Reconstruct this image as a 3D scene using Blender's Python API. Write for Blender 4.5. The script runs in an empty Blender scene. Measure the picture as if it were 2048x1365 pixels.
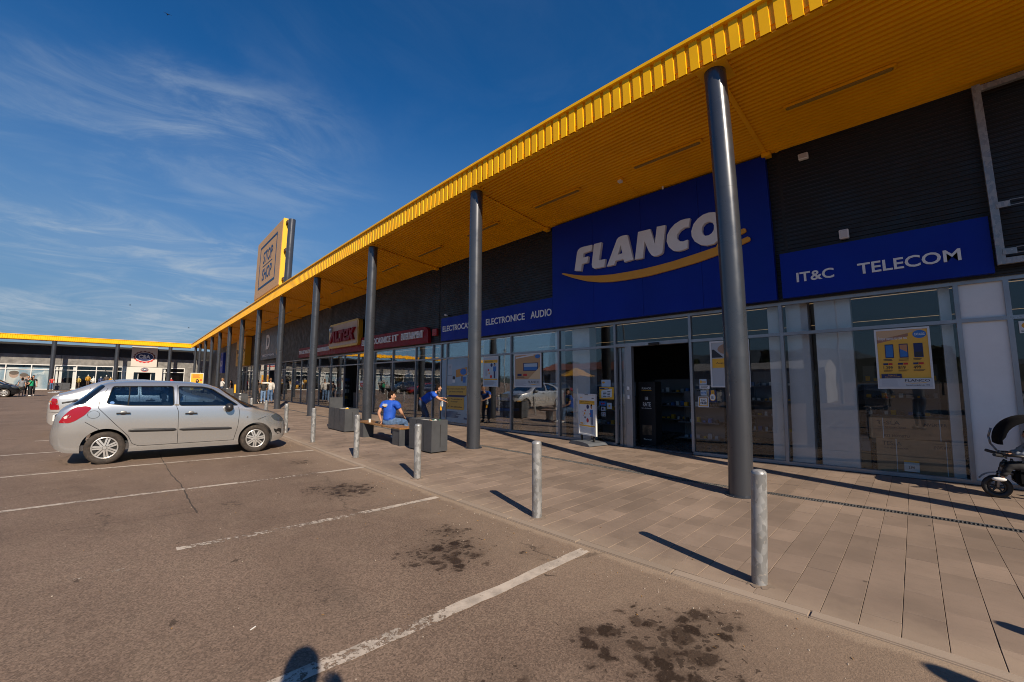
import bpy, bmesh, math, random
from math import sin, cos, pi, radians as rad
from mathutils import Vector, Matrix, geometry
random.seed(7)
SC = bpy.context.scene
COL = SC.collection

# ------------------------------------------------------------------ camera (wide angle zoom with its natural barrel distortion)
YAW, PIT, ROL = rad(43.8433), rad(5.817), rad(0.1828)
fw = Vector((sin(YAW)*cos(PIT), cos(YAW)*cos(PIT), sin(PIT)))
rt = Vector((cos(YAW), -sin(YAW), 0)); up = rt.cross(fw)
R_ = rt*cos(ROL)+up*sin(ROL); U_ = -rt*sin(ROL)+up*cos(ROL)
cd = bpy.data.cameras.new('camera'); cam = bpy.data.objects.new('camera', cd); COL.objects.link(cam)
M = Matrix((R_, U_, -fw)).transposed().to_4x4(); M.translation = Vector((0, 0, 1.6))
cam.matrix_world = M
cd.type = 'PANO'; cd.sensor_width = 36; cd.sensor_fit = 'HORIZONTAL'; cd.clip_start = .02; cd.clip_end = 6000
_c = getattr(cd, 'cycles', None)
def camset(n, v):
    for tgt in (cd, _c):
        try:
            if tgt is not None and hasattr(tgt, n): setattr(tgt, n, v); return
        except Exception: pass
camset('panorama_type', 'FISHEYE_LENS_POLYNOMIAL')
camset('fisheye_fov', rad(170))
for n, v in zip(('fisheye_polynomial_k0', 'fisheye_polynomial_k1', 'fisheye_polynomial_k2', 'fisheye_polynomial_k3', 'fisheye_polynomial_k4'),
                (0.0, -7.04747332e-02, 3.95058179e-04, 5.15684476e-05, -9.78768521e-07)): camset(n, v)
SC.camera = cam

# ------------------------------------------------------------------ light
SUN_AZ, SUN_EL = rad(18.0), rad(34.0)          # shadows run this far east of +Y
world = bpy.data.worlds.new('World'); SC.world = world; world.use_nodes = True
sun_d = bpy.data.lights.new('sun', 'SUN'); sun_d.energy = 5.0; sun_d.angle = rad(.53); sun_d.color = (1, .85, .66)
sun = bpy.data.objects.new('sun', sun_d); COL.objects.link(sun)
tosun = Vector((-sin(SUN_AZ)*cos(SUN_EL), -cos(SUN_AZ)*cos(SUN_EL), sin(SUN_EL)))
sun.rotation_euler = tosun.to_track_quat('Z', 'Y').to_euler(); sun.location = (0, -10, 30)
SC.view_settings.view_transform = 'Standard'; SC.view_settings.look = 'None'
SC.view_settings.exposure = 0.30; SC.view_settings.gamma = 1; SC.view_settings.use_curve_mapping = False
SC.render.engine = 'CYCLES'
SC.cycles.max_bounces = 8; SC.cycles.glossy_bounces = 4; SC.cycles.transmission_bounces = 8; SC.cycles.transparent_max_bounces = 16
SC.cycles.caustics_reflective = False; SC.cycles.caustics_refractive = False
SC.cycles.sample_clamp_indirect = 6
SC.cycles.filter_width = 1.0

class NT:
    """tiny helper round a node tree"""
    def __init__(s, tree): s.t = tree; s.n = tree.nodes; s.l = tree.links
    def node(s, ty, ins=None, **kw):
        nd = s.n.new(ty)
        for k, v in kw.items(): setattr(nd, k, v)
        for k, v in (ins or {}).items(): s.put(nd.inputs[k], v)
        return nd
    def put(s, sock, v):
        if hasattr(v, 'is_output') or isinstance(v, bpy.types.NodeSocket): s.l.new(v, sock)
        else: sock.default_value = v
    def math(s, op, a, b=0.0, c=None, clamp=False):
        nd = s.n.new('ShaderNodeMath'); nd.operation = op; nd.use_clamp = clamp
        s.put(nd.inputs[0], a); s.put(nd.inputs[1], b)
        if c is not None: s.put(nd.inputs[2], c)
        return nd.outputs[0]
    def mix(s, f, a, b):
        nd = s.n.new('ShaderNodeMix'); nd.data_type = 'RGBA'
        s.put(nd.inputs[0], f); s.put(nd.inputs[6], a); s.put(nd.inputs[7], b); return nd.outputs[2]
    def noise(s, vec, scale, detail=3, rough=.5, dist=0.0, out=0):
        nd = s.n.new('ShaderNodeTexNoise'); nd.inputs['Scale'].default_value = scale; nd.inputs['Detail'].default_value = detail
        nd.inputs['Roughness'].default_value = rough; nd.inputs['Distortion'].default_value = dist
        if vec is not None: s.l.new(vec, nd.inputs['Vector'])
        return nd.outputs[out]
    def ss(s, x, a, b, lo=0.0, hi=1.0):
        nd = s.n.new('ShaderNodeMapRange'); nd.interpolation_type = 'SMOOTHSTEP'
        s.put(nd.inputs[0], x)
        for i, v in zip((1, 2, 3, 4), (a, b, lo, hi)): s.put(nd.inputs[i], v)
        return nd.outputs[0]
    def mapping(s, vec, loc=(0, 0, 0), rot=(0, 0, 0), sca=(1, 1, 1)):
        nd = s.n.new('ShaderNodeMapping'); s.l.new(vec, nd.inputs[0])
        nd.inputs[1].default_value = loc; nd.inputs[2].default_value = rot; nd.inputs[3].default_value = sca
        return nd.outputs[0]

# sky: Nishita plus thin cirrus, laid out by direction
w = NT(world.node_tree); w.n.clear()
sky = w.node('ShaderNodeTexSky', sky_type='NISHITA', sun_disc=False)
sky.sun_elevation = SUN_EL; sky.sun_rotation = pi+SUN_AZ; sky.altitude = 300; sky.air_density = 1.0; sky.dust_density = .25; sky.ozone_density = 4.0
tc = w.node('ShaderNodeTexCoord').outputs['Generated']
sep = w.node('ShaderNodeSeparateXYZ', {0: tc})
zz = w.math('ADD', w.math('MAXIMUM', sep.outputs[2], 0.0), .12)
px = w.math('DIVIDE', sep.outputs[0], zz); py = w.math('DIVIDE', sep.outputs[1], zz)
cmb = w.node('ShaderNodeCombineXYZ', {0: px, 1: py, 2: 0.0}).outputs[0]
warp = w.noise(cmb, .9, 3, .5, 0, 1)
vadd = w.node('ShaderNodeVectorMath', operation='ADD')
w.l.new(cmb, vadd.inputs[0]); vs = w.node('ShaderNodeVectorMath', operation='SCALE'); w.l.new(warp, vs.inputs[0]); vs.inputs['Scale'].default_value = .55
w.l.new(vs.outputs[0], vadd.inputs[1])
st = w.mapping(vadd.outputs[0], (2.3, 1.1, 0), (0, 0, rad(-52)), (1.0, 1.7, 1))
c1 = w.noise(st, 1.7, 11, .66, .7)
c2 = w.noise(w.mapping(vadd.outputs[0], (3, 1, 0), (0, 0, rad(-10)), (1, 1, 1)), .85, 4, .5, .2)
dotn = w.node('ShaderNodeVectorMath', operation='DOT_PRODUCT'); w.l.new(tc, dotn.inputs[0]); dotn.inputs[1].default_value = Vector((-.06, .93, .28)).normalized()
reg = w.ss(dotn.outputs['Value'], .865, .98)
cl = w.math('MULTIPLY', w.ss(c1, .40, .74), w.ss(c2, .32, .58))
cl = w.math('MULTIPLY', cl, w.math('ADD', w.math('MULTIPLY', reg, .95), .05))
veil = w.math('MULTIPLY', w.math('MULTIPLY', w.ss(c2, .35, .75), reg), .34)
cl = w.math('ADD', cl, veil, clamp=True)
low = w.ss(sep.outputs[2], -.02, .62, 1.0, 0.0)
tint = w.node('ShaderNodeMix', data_type='RGBA', blend_type='MULTIPLY'); tint.inputs[0].default_value = 1
w.l.new(sky.outputs[0], tint.inputs[6]); tint.inputs[7].default_value = (.15, .66, 1.03, 1)
base = w.mix(w.math('MULTIPLY', low, .93), tint.outputs[2], (1.75, 2.75, 3.85, 1))
skyc = w.mix(w.math('MULTIPLY', cl, .74), base, (4.0, 4.8, 5.7, 1))
bgn = w.node('ShaderNodeBackground'); w.l.new(skyc, bgn.inputs[0]); bgn.inputs[1].default_value = .085
wo = w.node('ShaderNodeOutputWorld'); w.l.new(bgn.outputs[0], wo.inputs[0])

# ------------------------------------------------------------------ materials
MATS = {}
def mat(name, color, rough=.6, metal=0.0, var=.0, vscale=3.0, bump=0.0, bscale=60, spec=.5, coat=0.0, emit=None, es=1.0, alpha=None, dirt=0.0, flake=0.0):
    if name in MATS: return MATS[name]
    m = bpy.data.materials.new(name); m.use_nodes = True; MATS[name] = m
    t = NT(m.node_tree); bs = t.n['Principled BSDF']
    col = (*color, 1)
    pos = t.node('ShaderNodeNewGeometry').outputs['Position']
    bs.inputs['Base Color'].default_value = col
    cur = None
    if var > 0:
        f = t.noise(pos, vscale, 5, .6)
        a = tuple(c*(1-var) for c in color)+(1,); b = tuple(min(1, c*(1+var)) for c in color)+(1,)
        cur = t.mix(t.ss(f, .3, .7), a, b)
    if dirt > 0:
        f = t.math('MULTIPLY', t.ss(t.noise(pos, vscale*2.3, 7, .7), .48, .75), dirt)
        cur = t.mix(f, cur if cur is not None else col, (.16, .12, .09, 1))
    if cur is not None: t.l.new(cur, bs.inputs['Base Color'])
    bs.inputs['Roughness'].default_value = rough
    if rough < .6 and var > 0:
        t.l.new(t.ss(t.noise(pos, vscale*3, 4, .6), .2, .8, max(.04, rough*.75), min(1, rough*1.3)), bs.inputs['Roughness'])
    bs.inputs['Metallic'].default_value = metal
    bs.inputs['Specular IOR Level'].default_value = spec
    bs.inputs['Coat Weight'].default_value = coat; bs.inputs['Coat Roughness'].default_value = .05
    if bump > 0:
        bn = t.node('ShaderNodeBump'); bn.inputs['Strength'].default_value = bump; bn.inputs['Distance'].default_value = .01
        t.l.new(t.noise(pos, bscale, 4, .6), bn.inputs['Height']); t.l.new(bn.outputs[0], bs.inputs['Normal'])
    if emit: bs.inputs['Emission Color'].default_value = (*emit, 1); bs.inputs['Emission Strength'].default_value = es
    return m

yellow = mat('yellow_sheet_metal', (.96, .50, .003), .42, 0, .05, 1.2, dirt=.05, spec=.25)
soffit_m = mat('yellow_soffit_metal', (.96, .46, .004), .38, 0, .08, .8, dirt=.08, spec=.25)
colpaint = mat('anthracite_paint', (.058, .064, .078), .30, .4, .06, .8, dirt=.03, coat=.45)
clad_dk = mat('black_cladding', (.012, .012, .014), .5, .1, .15, .6)
clad_br = mat('brown_cladding', (.032, .026, .022), .5, .1, .15, .9)
clad_gr = mat('grey_cladding', (.085, .085, .088), .5, .1, .12, .8)
alu = mat('grey_aluminium_frame', (.30, .31, .33), .35, .5, .08, 2)
alu_w = mat('white_frame', (.66, .66, .65), .4, 0, .04, 2)
blue_b = mat('blue_board', (.0015, .020, .27), .42, 0, .10, .7, spec=.2)
white_p = mat('white_plastic', (.78, .77, .75), .4, 0, .04, 2, dirt=.05)
white_l = mat('white_letter_face', (.78, .77, .75), .35, 0, .03, 4)
orange_l = mat('amber_letter_face', (.70, .32, .010), .4, 0, .03, 4)
maroon = mat('maroon_board', (.24, .006, .016), .45, 0, .08, 1.5, spec=.2)
black_m = mat('matt_black', (.012, .012, .013), .6)
blackpl = mat('black_plastic', (.02, .02, .022), .38, 0, .1, 12)
rubber = mat('tyre_rubber', (.035, .028, .024), .8, 0, .3, 9, dirt=.55)
silver = mat('silver_wheel_cover', (.52, .51, .50), .32, .5, .08, 18, dirt=.18)
chrome = mat('bright_metal', (.7, .7, .7), .15, 1)
darkgrey = mat('dark_grey_panel', (.062, .066, .074), .45, .1, .10, 2.5, bump=.02, bscale=200)
wood = mat('varnished_wood', (.28, .14, .045), .35, 0, .35, 7)
cardboard = mat('brown_cardboard', (.44, .27, .15), .8, 0, .1, 6)
paper = mat('white_paper', (.72, .72, .70), .6)
navy_ink = mat('navy_print', (.01, .02, .10), .5)
dark_ink = mat('dark_print', (.02, .02, .03), .5)
amber_pr = mat('amber_print', (.80, .42, .03), .5)
grey_pr = mat('grey_print', (.35, .37, .40), .5)
red_pr = mat('red_print', (.55, .02, .02), .5)
blue_pr = mat('blue_print', (.03, .16, .45), .5)
sky_pr = mat('pale_blue_print', (.40, .50, .60), .55)
skin_m = mat('skin', (.50, .27, .17), .55, 0, .06, 8)
denim = mat('blue_denim', (.07, .13, .25), .8, 0, .35, 14)
denim_dk = mat('dark_denim', (.03, .05, .10), .8, 0, .25, 14)
tee_blue = mat('royal_blue_cotton', (.008, .075, .46), .75, 0, .12, 9, bump=.25, bscale=28)
hair_dk = mat('dark_hair', (.014, .009, .007), .95, 0, .3, 40, spec=.1)
sand_m = mat('jointing_sand', (.20, .155, .12), .95, 0, .2, 14)

def galv(name, base=(.36, .37, .38)):
    m = bpy.data.materials.new(name); m.use_nodes = True; t = NT(m.node_tree); bs = t.n['Principled BSDF']
    pos = t.node('ShaderNodeNewGeometry').outputs['Position']
    v = t.node('ShaderNodeTexVoronoi', {'Scale': 26.0}); t.l.new(t.mapping(pos, sca=(1, 1, .6)), v.inputs['Vector'])
    f = t.ss(v.outputs['Color'], .2, .9)
    c = t.mix(f, tuple(x*.80 for x in base)+(1,), tuple(min(1, x*1.18) for x in base)+(1,))
    sp = t.ss(t.noise(pos, 34, 3, .6), .60, .66)
    c = t.mix(t.math('MULTIPLY', sp, .45), c, (.55, .50, .44, 1))
    ru = t.ss(t.noise(pos, 9, 5, .7), .66, .74)
    c = t.mix(t.math('MULTIPLY', ru, .5), c, (.22, .10, .04, 1))
    t.l.new(c, bs.inputs['Base Color']); bs.inputs['Metallic'].default_value = .45
    t.l.new(t.ss(v.outputs['Color'], .1, .9, .34, .6), bs.inputs['Roughness'])
    return m
galv_m = galv('galvanised_steel', (.31, .315, .32)); grate_m = galv('dull_galvanised_grate', (.17, .165, .16))

def glass(name, tint=(.82, .88, .90), base_refl=.05, refl=1.0, dirt=.03, ior=1.52, dirtcol=(.5, .5, .5)):
    m = bpy.data.materials.new(name); m.use_nodes = True; t = NT(m.node_tree); t.n.clear()
    fr = t.node('ShaderNodeFresnel'); fr.inputs['IOR'].default_value = ior
    geo = t.node('ShaderNodeNewGeometry')
    # very slight waviness of tempered panes
    bn = t.node('ShaderNodeBump'); bn.inputs['Strength'].default_value = .06; bn.inputs['Distance'].default_value = .02
    t.l.new(t.noise(geo.outputs['Position'], 1.6, 2, .5), bn.inputs['Height'])
    tr = t.node('ShaderNodeBsdfTransparent'); tr.inputs[0].default_value = (*tint, 1)
    gl = t.node('ShaderNodeBsdfGlossy'); gl.inputs['Roughness'].default_value = .008; gl.inputs[0].default_value = (refl, refl, refl, 1)
    t.l.new(bn.outputs[0], gl.inputs['Normal'])
    f = t.math('ADD', t.math('MULTIPLY', fr.outputs[0], .72), base_refl, clamp=True)
    mx = t.node('ShaderNodeMixShader'); t.l.new(f, mx.inputs[0]); t.l.new(tr.outputs[0], mx.inputs[1]); t.l.new(gl.outputs[0], mx.inputs[2])
    df = t.node('ShaderNodeBsdfDiffuse'); df.inputs[0].default_value = (*dirtcol, 1)
    m2 = t.node('ShaderNodeMixShader'); t.l.new(t.math('MULTIPLY', t.ss(t.noise(geo.outputs['Position'], 2.2, 5, .6), .3, .8), dirt), m2.inputs[0])
    t.l.new(mx.outputs[0], m2.inputs[1]); t.l.new(df.outputs[0], m2.inputs[2])
    o = t.node('ShaderNodeOutputMaterial'); t.l.new(m2.outputs[0], o.inputs[0])
    return m
shopglass = glass('shop_window_glass', (.98, .99, .995), .008, 1.0, .008)
carglass = glass('car_window_glass', (.58, .66, .72), .02, .95, .010)
screenglass = glass('windscreen_glass', (.72, .78, .80), .03, .95, .03)
lensglass = glass('clear_lens', (.9, .92, .93), .06, 1.0, .03)

# ------------------------------------------------------------------ geometry helpers
def obj(name, bm, m, parent=None, smooth=False, label=None, cat=None, group=None, kind=None, loc=None, ang=None):
    me = bpy.data.meshes.new(name)
    if isinstance(bm, bmesh.types.BMesh): bm.to_mesh(me); bm.free()
    else: me = bm
    ms = m if isinstance(m, (list, tuple)) else [m]
    if len(me.materials) == 0:
        for x in ms: me.materials.append(x)
    if smooth:
        me.shade_smooth() if ang is None else me.set_sharp_from_angle(angle=rad(ang))
        if ang is not None: me.polygons.foreach_set('use_smooth', [True]*len(me.polygons)); me.set_sharp_from_angle(angle=rad(ang))
    o = bpy.data.objects.new(name, me); COL.objects.link(o)
    if parent is not None: o.parent = parent
    if loc is not None: o.location = loc
    tag(o, label, cat, group, kind); return o
def tag(o, label=None, cat=None, group=None, kind=None):
    for k, v in (('label', label), ('category', cat), ('group', group), ('kind', kind)):
        if v: o[k] = v
def thing(name, label, cat, loc=(0, 0, 0), rz=0.0, group=None):
    o = bpy.data.objects.new(name, None); COL.objects.link(o); o.location = loc; o.rotation_euler = (0, 0, rz); o.empty_display_size = .2
    tag(o, label, cat, group); return o
def BM(): return bmesh.new()
def bx(bm, lo, hi, mi=0, mtx=None):
    x0, y0, z0 = lo; x1, y1, z1 = hi
    vs = [Vector(p) for p in ((x0, y0, z0), (x1, y0, z0), (x1, y1, z0), (x0, y1, z0), (x0, y0, z1), (x1, y0, z1), (x1, y1, z1), (x0, y1, z1))]
    if mtx is not None: vs = [mtx @ v for v in vs]
    v = [bm.verts.new(p) for p in vs]
    for f in ((0, 3, 2, 1), (4, 5, 6, 7), (0, 1, 5, 4), (1, 2, 6, 5), (2, 3, 7, 6), (3, 0, 4, 7)):
        fc = bm.faces.new([v[i] for i in f]); fc.material_index = mi
    return bm
def box(lo, hi, bev=0.0):
    bm = BM(); bx(bm, lo, hi)
    if bev > 0: bmesh.ops.bevel(bm, geom=bm.edges[:], offset=bev, segments=1, affect='EDGES')
    return bm
def cyl(bm, a, b, r, seg=16, r2=None, cap=True, mi=0):
    a = Vector(a); b = Vector(b); d = b-a; L = d.length
    if L < 1e-6: return bm
    q = d.to_track_quat('Z', 'Y').to_matrix().to_4x4(); q.translation = a+d/2
    n0 = len(bm.faces)
    bmesh.ops.create_cone(bm, cap_ends=cap, cap_tris=False, segments=seg, radius1=r, radius2=r if r2 is None else r2, depth=L, matrix=q)
    if mi:
        bm.faces.ensure_lookup_table()
        for f in bm.faces[n0:]: f.material_index = mi
    return bm
def tube(bm, pts, r, seg=8):
    for p, q in zip(pts[:-1], pts[1:]): cyl(bm, p, q, r, seg)
    for p in pts[1:-1]: ball(bm, p, r, 6)
    return bm
def ball(bm, c, r, seg=12, sc=(1, 1, 1)):
    bmesh.ops.create_uvsphere(bm, u_segments=seg, v_segments=max(4, seg//2+1), radius=r, matrix=Matrix.Translation(c) @ Matrix.Diagonal((*sc, 1)))
    return bm
def ring(bm, c, axis, R, r, seg=32, s2=8):
    ax = Vector(axis).normalized(); u = ax.orthogonal().normalized(); v = ax.cross(u); c = Vector(c); g = []
    for i in range(seg):
        a = 2*pi*i/seg; d = u*cos(a)+v*sin(a)
        g.append([bm.verts.new(c+d*(R+r*cos(2*pi*j/s2))+ax*(r*sin(2*pi*j/s2))) for j in range(s2)])
    for i in range(seg):
        for j in range(s2): bm.faces.new((g[i][j], g[(i+1) % seg][j], g[(i+1) % seg][(j+1) % s2], g[i][(j+1) % s2]))
    return bm
# faces of signs: 2D point (a, b) -> world; F(plane) for things on the main front (read from -X), W for the wing (read from -Y)
def onX(x): return lambda a, b, d=0.0: Vector((x-d, a, b))
def onY(y): return lambda a, b, d=0.0: Vector((a, y-d, b))
def prism(bm, loops, f, d0, d1, mi=0):
    """solid between depth d0 and d1 in front of plane f from an outline and holes (2D)"""
    tris = geometry.tessellate_polygon([[Vector((p[0], p[1], 0)) for p in l] for l in loops])
    flat = [p for l in loops for p in l]
    a = [bm.verts.new(f(p[0], p[1], d0)) for p in flat]; b = [bm.verts.new(f(p[0], p[1], d1)) for p in flat]
    for t in tris:
        try:
            bm.faces.new([a[i] for i in t]).material_index = mi; bm.faces.new([b[i] for i in reversed(t)]).material_index = mi
        except ValueError: pass
    k = 0
    for l in loops:
        n = len(l)
        for i in range(n): 
            j = (i+1) % n
            bm.faces.new((a[k+i], a[k+j], b[k+j], b[k+i])).material_index = mi
        k += n
    bmesh.ops.recalc_face_normals(bm, faces=bm.faces[:])
    return bm
def rrect(a0, b0, a1, b1, r, n=5):
    o = []
    for cx, cy, s in ((a1-r, b1-r, 0), (a0+r, b1-r, 1), (a0+r, b0+r, 2), (a1-r, b0+r, 3)):
        for i in range(n+1):
            t = pi/2*(s+i/n); o.append((cx+r*cos(t), cy+r*sin(t)))
    return o
def ell(cx, cy, rx, ry, n=28, wob=0, wa=0): 
    return [(cx+(rx+wa*cos(wob*2*pi*i/n))*cos(2*pi*i/n), cy+(ry+wa*cos(wob*2*pi*i/n))*sin(2*pi*i/n)) for i in range(n)]

def text_bm(s, bold=.0, extrude=.0, res=3):
    cu = bpy.data.curves.new('tmp', 'FONT'); cu.body = s; cu.size = 1; cu.extrude = extrude; cu.offset = bold; cu.resolution_u = res
    o = bpy.data.objects.new('tmp', cu); COL.objects.link(o)
    dg = bpy.context.evaluated_depsgraph_get(); me = bpy.data.meshes.new_from_object(o.evaluated_get(dg))
    bm = BM(); bm.from_mesh(me); bpy.data.objects.remove(o); bpy.data.curves.remove(cu); bpy.data.meshes.remove(me)
    return bm
def fit_text(s, f, a0, a1, b0, b1, d0, d1, bold=.0, flip=False, shear=0.0):
    """lettering filling the box a0..a1 x b0..b1 of plane f, from depth d0 (back) to d1 (front)"""
    bm = text_bm(s, bold, .5 if d1-d0 > .003 else 0.0)
    xs = [v.co.x for v in bm.verts]; ys = [v.co.y for v in bm.verts]
    x0, x1, y0, y1 = min(xs), max(xs), min(ys), max(ys)
    for v in bm.verts:
        u = (v.co.x-x0)/(x1-x0); t = (v.co.y-y0)/(y1-y0); dep = d0+(v.co.z+.5)*(d1-d0) if d1-d0 > .003 else d1
        v.co = f(a0+(a1-a0)*u+shear*(t-.5), b0+(b1-b0)*t, dep)
    return bm
def letters(s, f, a0, a1, b0, b1, d0, d1, m, parent, bold=.0, name='letter'):
    bm = fit_text(s, f, a0, a1, b0, b1, d0, d1, bold)
    bm.verts.ensure_lookup_table(); seen = set(); isl = []
    for v in bm.verts:
        if v.index in seen: continue
        st_ = [v]; seen.add(v.index); cur = []
        while st_:
            q = st_.pop(); cur.append(q)
            for e in q.link_edges:
                o_ = e.other_vert(q)
                if o_.index not in seen: seen.add(o_.index); st_.append(o_)
        isl.append(cur)
    for cur in isl:
        ids = {v.index: i for i, v in enumerate(cur)}
        fs = {fc for v in cur for fc in v.link_faces}
        me = bpy.data.meshes.new(name)
        me.from_pydata([v.co[:] for v in cur], [], [[ids[v.index] for v in fc.verts] for fc in fs])
        obj(name, me, m, parent)
    bm.free()
def flat(f, a0, b0, a1, b1, d):
    bm = BM(); bm.faces.new([bm.verts.new(f(a, b, d)) for a, b in ((a0, b0), (a1, b0), (a1, b1), (a0, b1))]); return bm
def slabbox(f, a0, b0, a1, b1, d0, d1):
    bm = BM(); prism(bm, [[(a0, b0), (a1, b0), (a1, b1), (a0, b1)]], f, d0, d1); return bm
def copy_tree(o, parent=None):
    c = o.copy(); COL.objects.link(c); c.parent = parent
    for ch in list(o.children): copy_tree(ch, c)
    return c

# ------------------------------------------------------------------ ground
def asphalt_mat():
    m = bpy.data.materials.new('worn_asphalt'); m.use_nodes = True; t = NT(m.node_tree); bs = t.n['Principled BSDF']
    pos = t.node('ShaderNodeNewGeometry').outputs['Position']
    big = t.noise(pos, .35, 6, .6); mid = t.noise(pos, 2.6, 6, .62, .4)
    v = t.node('ShaderNodeTexVoronoi', {'Scale': 95.0}); t.l.new(pos, v.inputs['Vector'])
    agg = t.ss(v.outputs['Color'], .05, .95)
    c = t.mix(t.ss(big, .3, .7), (.155, .108, .080, 1), (.228, .163, .122, 1))
    c = t.mix(t.math('MULTIPLY', t.ss(mid, .42, .72), .45), c, (.23, .17, .125, 1))
    lane = t.noise(t.mapping(pos, (0, 0, 0), (0, 0, rad(8)), (.9, .16, 1)), 1.1, 5, .6, .5)
    c = t.mix(t.math('MULTIPLY', t.ss(lane, .5, .72), .5), c, (.10, .075, .060, 1))
    smear = t.noise(t.mapping(pos, (4, 2, 0), (0, 0, rad(-5)), (.35, 2.2, 1)), 1.6, 6, .68, .3)
    c = t.mix(t.math('MULTIPLY', t.ss(smear, .55, .75), .42), c, (.085, .064, .052, 1))
    fine = t.math('MULTIPLY', t.math('SUBTRACT', agg, .5), .6)
    hsv = t.node('ShaderNodeHueSaturation'); t.l.new(c, hsv.inputs['Color']); t.l.new(t.math('ADD', 1.0, fine), hsv.inputs['Value']); c = hsv.outputs[0]
    pits = t.ss(t.noise(pos, 55, 3, .65), .57, .66)
    c = t.mix(t.math('MULTIPLY', pits, .5), c, (.045, .035, .03, 1))
    sx = t.node('ShaderNodeSeparateXYZ'); t.l.new(pos, sx.inputs[0]); X, Y = sx.outputs[0], sx.outputs[1]
    # fine dust gathered along the kerb, with its own ragged edge
    d = t.math('ADD', X, t.math('MULTIPLY', t.math('SUBTRACT', t.noise(pos, 1.3, 5, .65), .5), 1.8))
    dust = t.math('MULTIPLY', t.ss(d, 1.9, 3.2), t.ss(X, 3.36, 3.44, 1, 0))
    c = t.mix(t.math('MULTIPLY', dust, .55), c, (.27, .20, .145, 1))
    d2 = t.math('ADD', X, t.math('MULTIPLY', t.math('SUBTRACT', t.noise(pos, 6, 5, .65), .5), .22))
    c = t.mix(t.math('MULTIPLY', t.math('MULTIPLY', t.ss(d2, 3.24, 3.33), t.ss(X, 3.40, 3.44, 1, 0)), .75), c, (.34, .26, .19, 1))
    # oil drips where engines have stood
    spots = [(2.50, 1.15, .78, 1.0), (2.15, .95, .5, 1.0), (2.85, 1.05, .45, 1.0), (2.2, 1.5, .5, .9), (2.3, 3.3, .80, 1.0), (2.6, 3.7, .5, .95), (2.5, 6.15, .85, 1.0), (2.2, 6.4, .5, .9), (2.62, 8.75, .5, .85), (1.05, 6.3, .5, .55), (-.35, 6.55, .55, .5), (2.5, 13.8, .6, .8),
             (.05, .95, .35, .9), (1.1, 3.4, .9, .42), (-2.6, 8.2, .9, .6), (2.9, 2.7, .35, .6), (1.55, 1.6, .5, .55), (2.5, 16.6, .6, .8), (2.5, 19.3, .6, .7)]
    tot = None
    for x, y, r, s in spots:
        dx = t.math('SUBTRACT', X, x); dy = t.math('SUBTRACT', Y, y)
        q = t.math('SQRT', t.math('ADD', t.math('MULTIPLY', dx, dx), t.math('MULTIPLY', dy, dy)))
        k = t.ss(q, r*.1, r, s, 0.0); tot = k if tot is None else t.math('MAXIMUM', tot, k)
    vb = t.node('ShaderNodeTexVoronoi', {'Scale': 6.5}); 
    wp = t.node('ShaderNodeVectorMath', operation='ADD'); t.l.new(pos, wp.inputs[0])
    ws = t.node('ShaderNodeVectorMath', operation='SCALE'); ws.inputs['Scale'].default_value = .22; t.l.new(t.noise(pos, 7, 3, .6, 0, 1), ws.inputs[0]); t.l.new(ws.outputs[0], wp.inputs[1]); t.l.new(wp.outputs[0], vb.inputs['Vector'])
    blob = t.math('SUBTRACT', 1.0, vb.outputs['Distance'])
    vb2 = t.node('ShaderNodeTexVoronoi', {'Scale': 15.0}); t.l.new(wp.outputs[0], vb2.inputs['Vector'])
    blob2 = t.math('SUBTRACT', 1.0, vb2.outputs['Distance'])
    halo = t.math('MULTIPLY', t.ss(t.math('ADD', blob, t.math('MULTIPLY', tot, .70)), .92, 1.2), t.ss(tot, .0, .3))
    c = t.mix(t.math('MULTIPLY', halo, .45), c, (.070, .048, .034, 1))
    st = t.math('MULTIPLY', t.ss(t.math('ADD', blob, t.math('MULTIPLY', tot, .62)), 1.06, 1.20), t.ss(tot, .02, .2))
    st2 = t.math('MULTIPLY', t.ss(t.math('ADD', blob2, t.math('MULTIPLY', tot, .42)), 1.0, 1.06), t.ss(tot, .02, .25))
    rnd = t.ss(vb.outputs['Color'], .0, 1.0, .35, .95)
    c = t.mix(t.math('MULTIPLY', t.math('MULTIPLY', tot, tot), .50), c, (.075, .050, .035, 1))
    c = t.mix(t.math('MULTIPLY', st, rnd), c, (.028, .018, .012, 1))
    c = t.mix(t.math('MULTIPLY', st2, .75), c, (.030, .019, .013, 1))
    # stray drips and chewing gum all over
    vs = t.node('ShaderNodeTexVoronoi', {'Scale': 2.1}); t.l.new(wp.outputs[0], vs.inputs['Vector'])
    rs = t.node('ShaderNodeSeparateColor'); t.l.new(vs.outputs['Color'], rs.inputs[0])
    stray = t.math('MULTIPLY', t.ss(vs.outputs['Distance'], .045, .075, 1, 0), t.ss(rs.outputs[0], .45, .5))
    c = t.mix(t.math('MULTIPLY', stray, .7), c, (.04, .028, .02, 1))
    # hairline cracks
    vc = t.node('ShaderNodeTexVoronoi', {'Scale': .33}, feature='DISTANCE_TO_EDGE'); t.l.new(wp.outputs[0], vc.inputs['Vector'])
    ck = t.math('MULTIPLY', t.ss(vc.outputs['Distance'], .002, .006, 1, 0), t.ss(t.noise(pos, .6, 3), .5, .6))
    c = t.mix(t.math('MULTIPLY', ck, .5), c, (.06, .045, .035, 1))
    lite = t.ss(t.noise(t.mapping(pos, (7, 3, 0)), 62, 2, .6), .62, .70)
    c = t.mix(t.math('MULTIPLY', lite, .28), c, (.36, .27, .20, 1))
    t.l.new(c, bs.inputs['Base Color'])
    t.l.new(t.math('SUBTRACT', .88, t.math('MULTIPLY', st, .35)), bs.inputs['Roughness']); bs.inputs['Specular IOR Level'].default_value = .3
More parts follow.
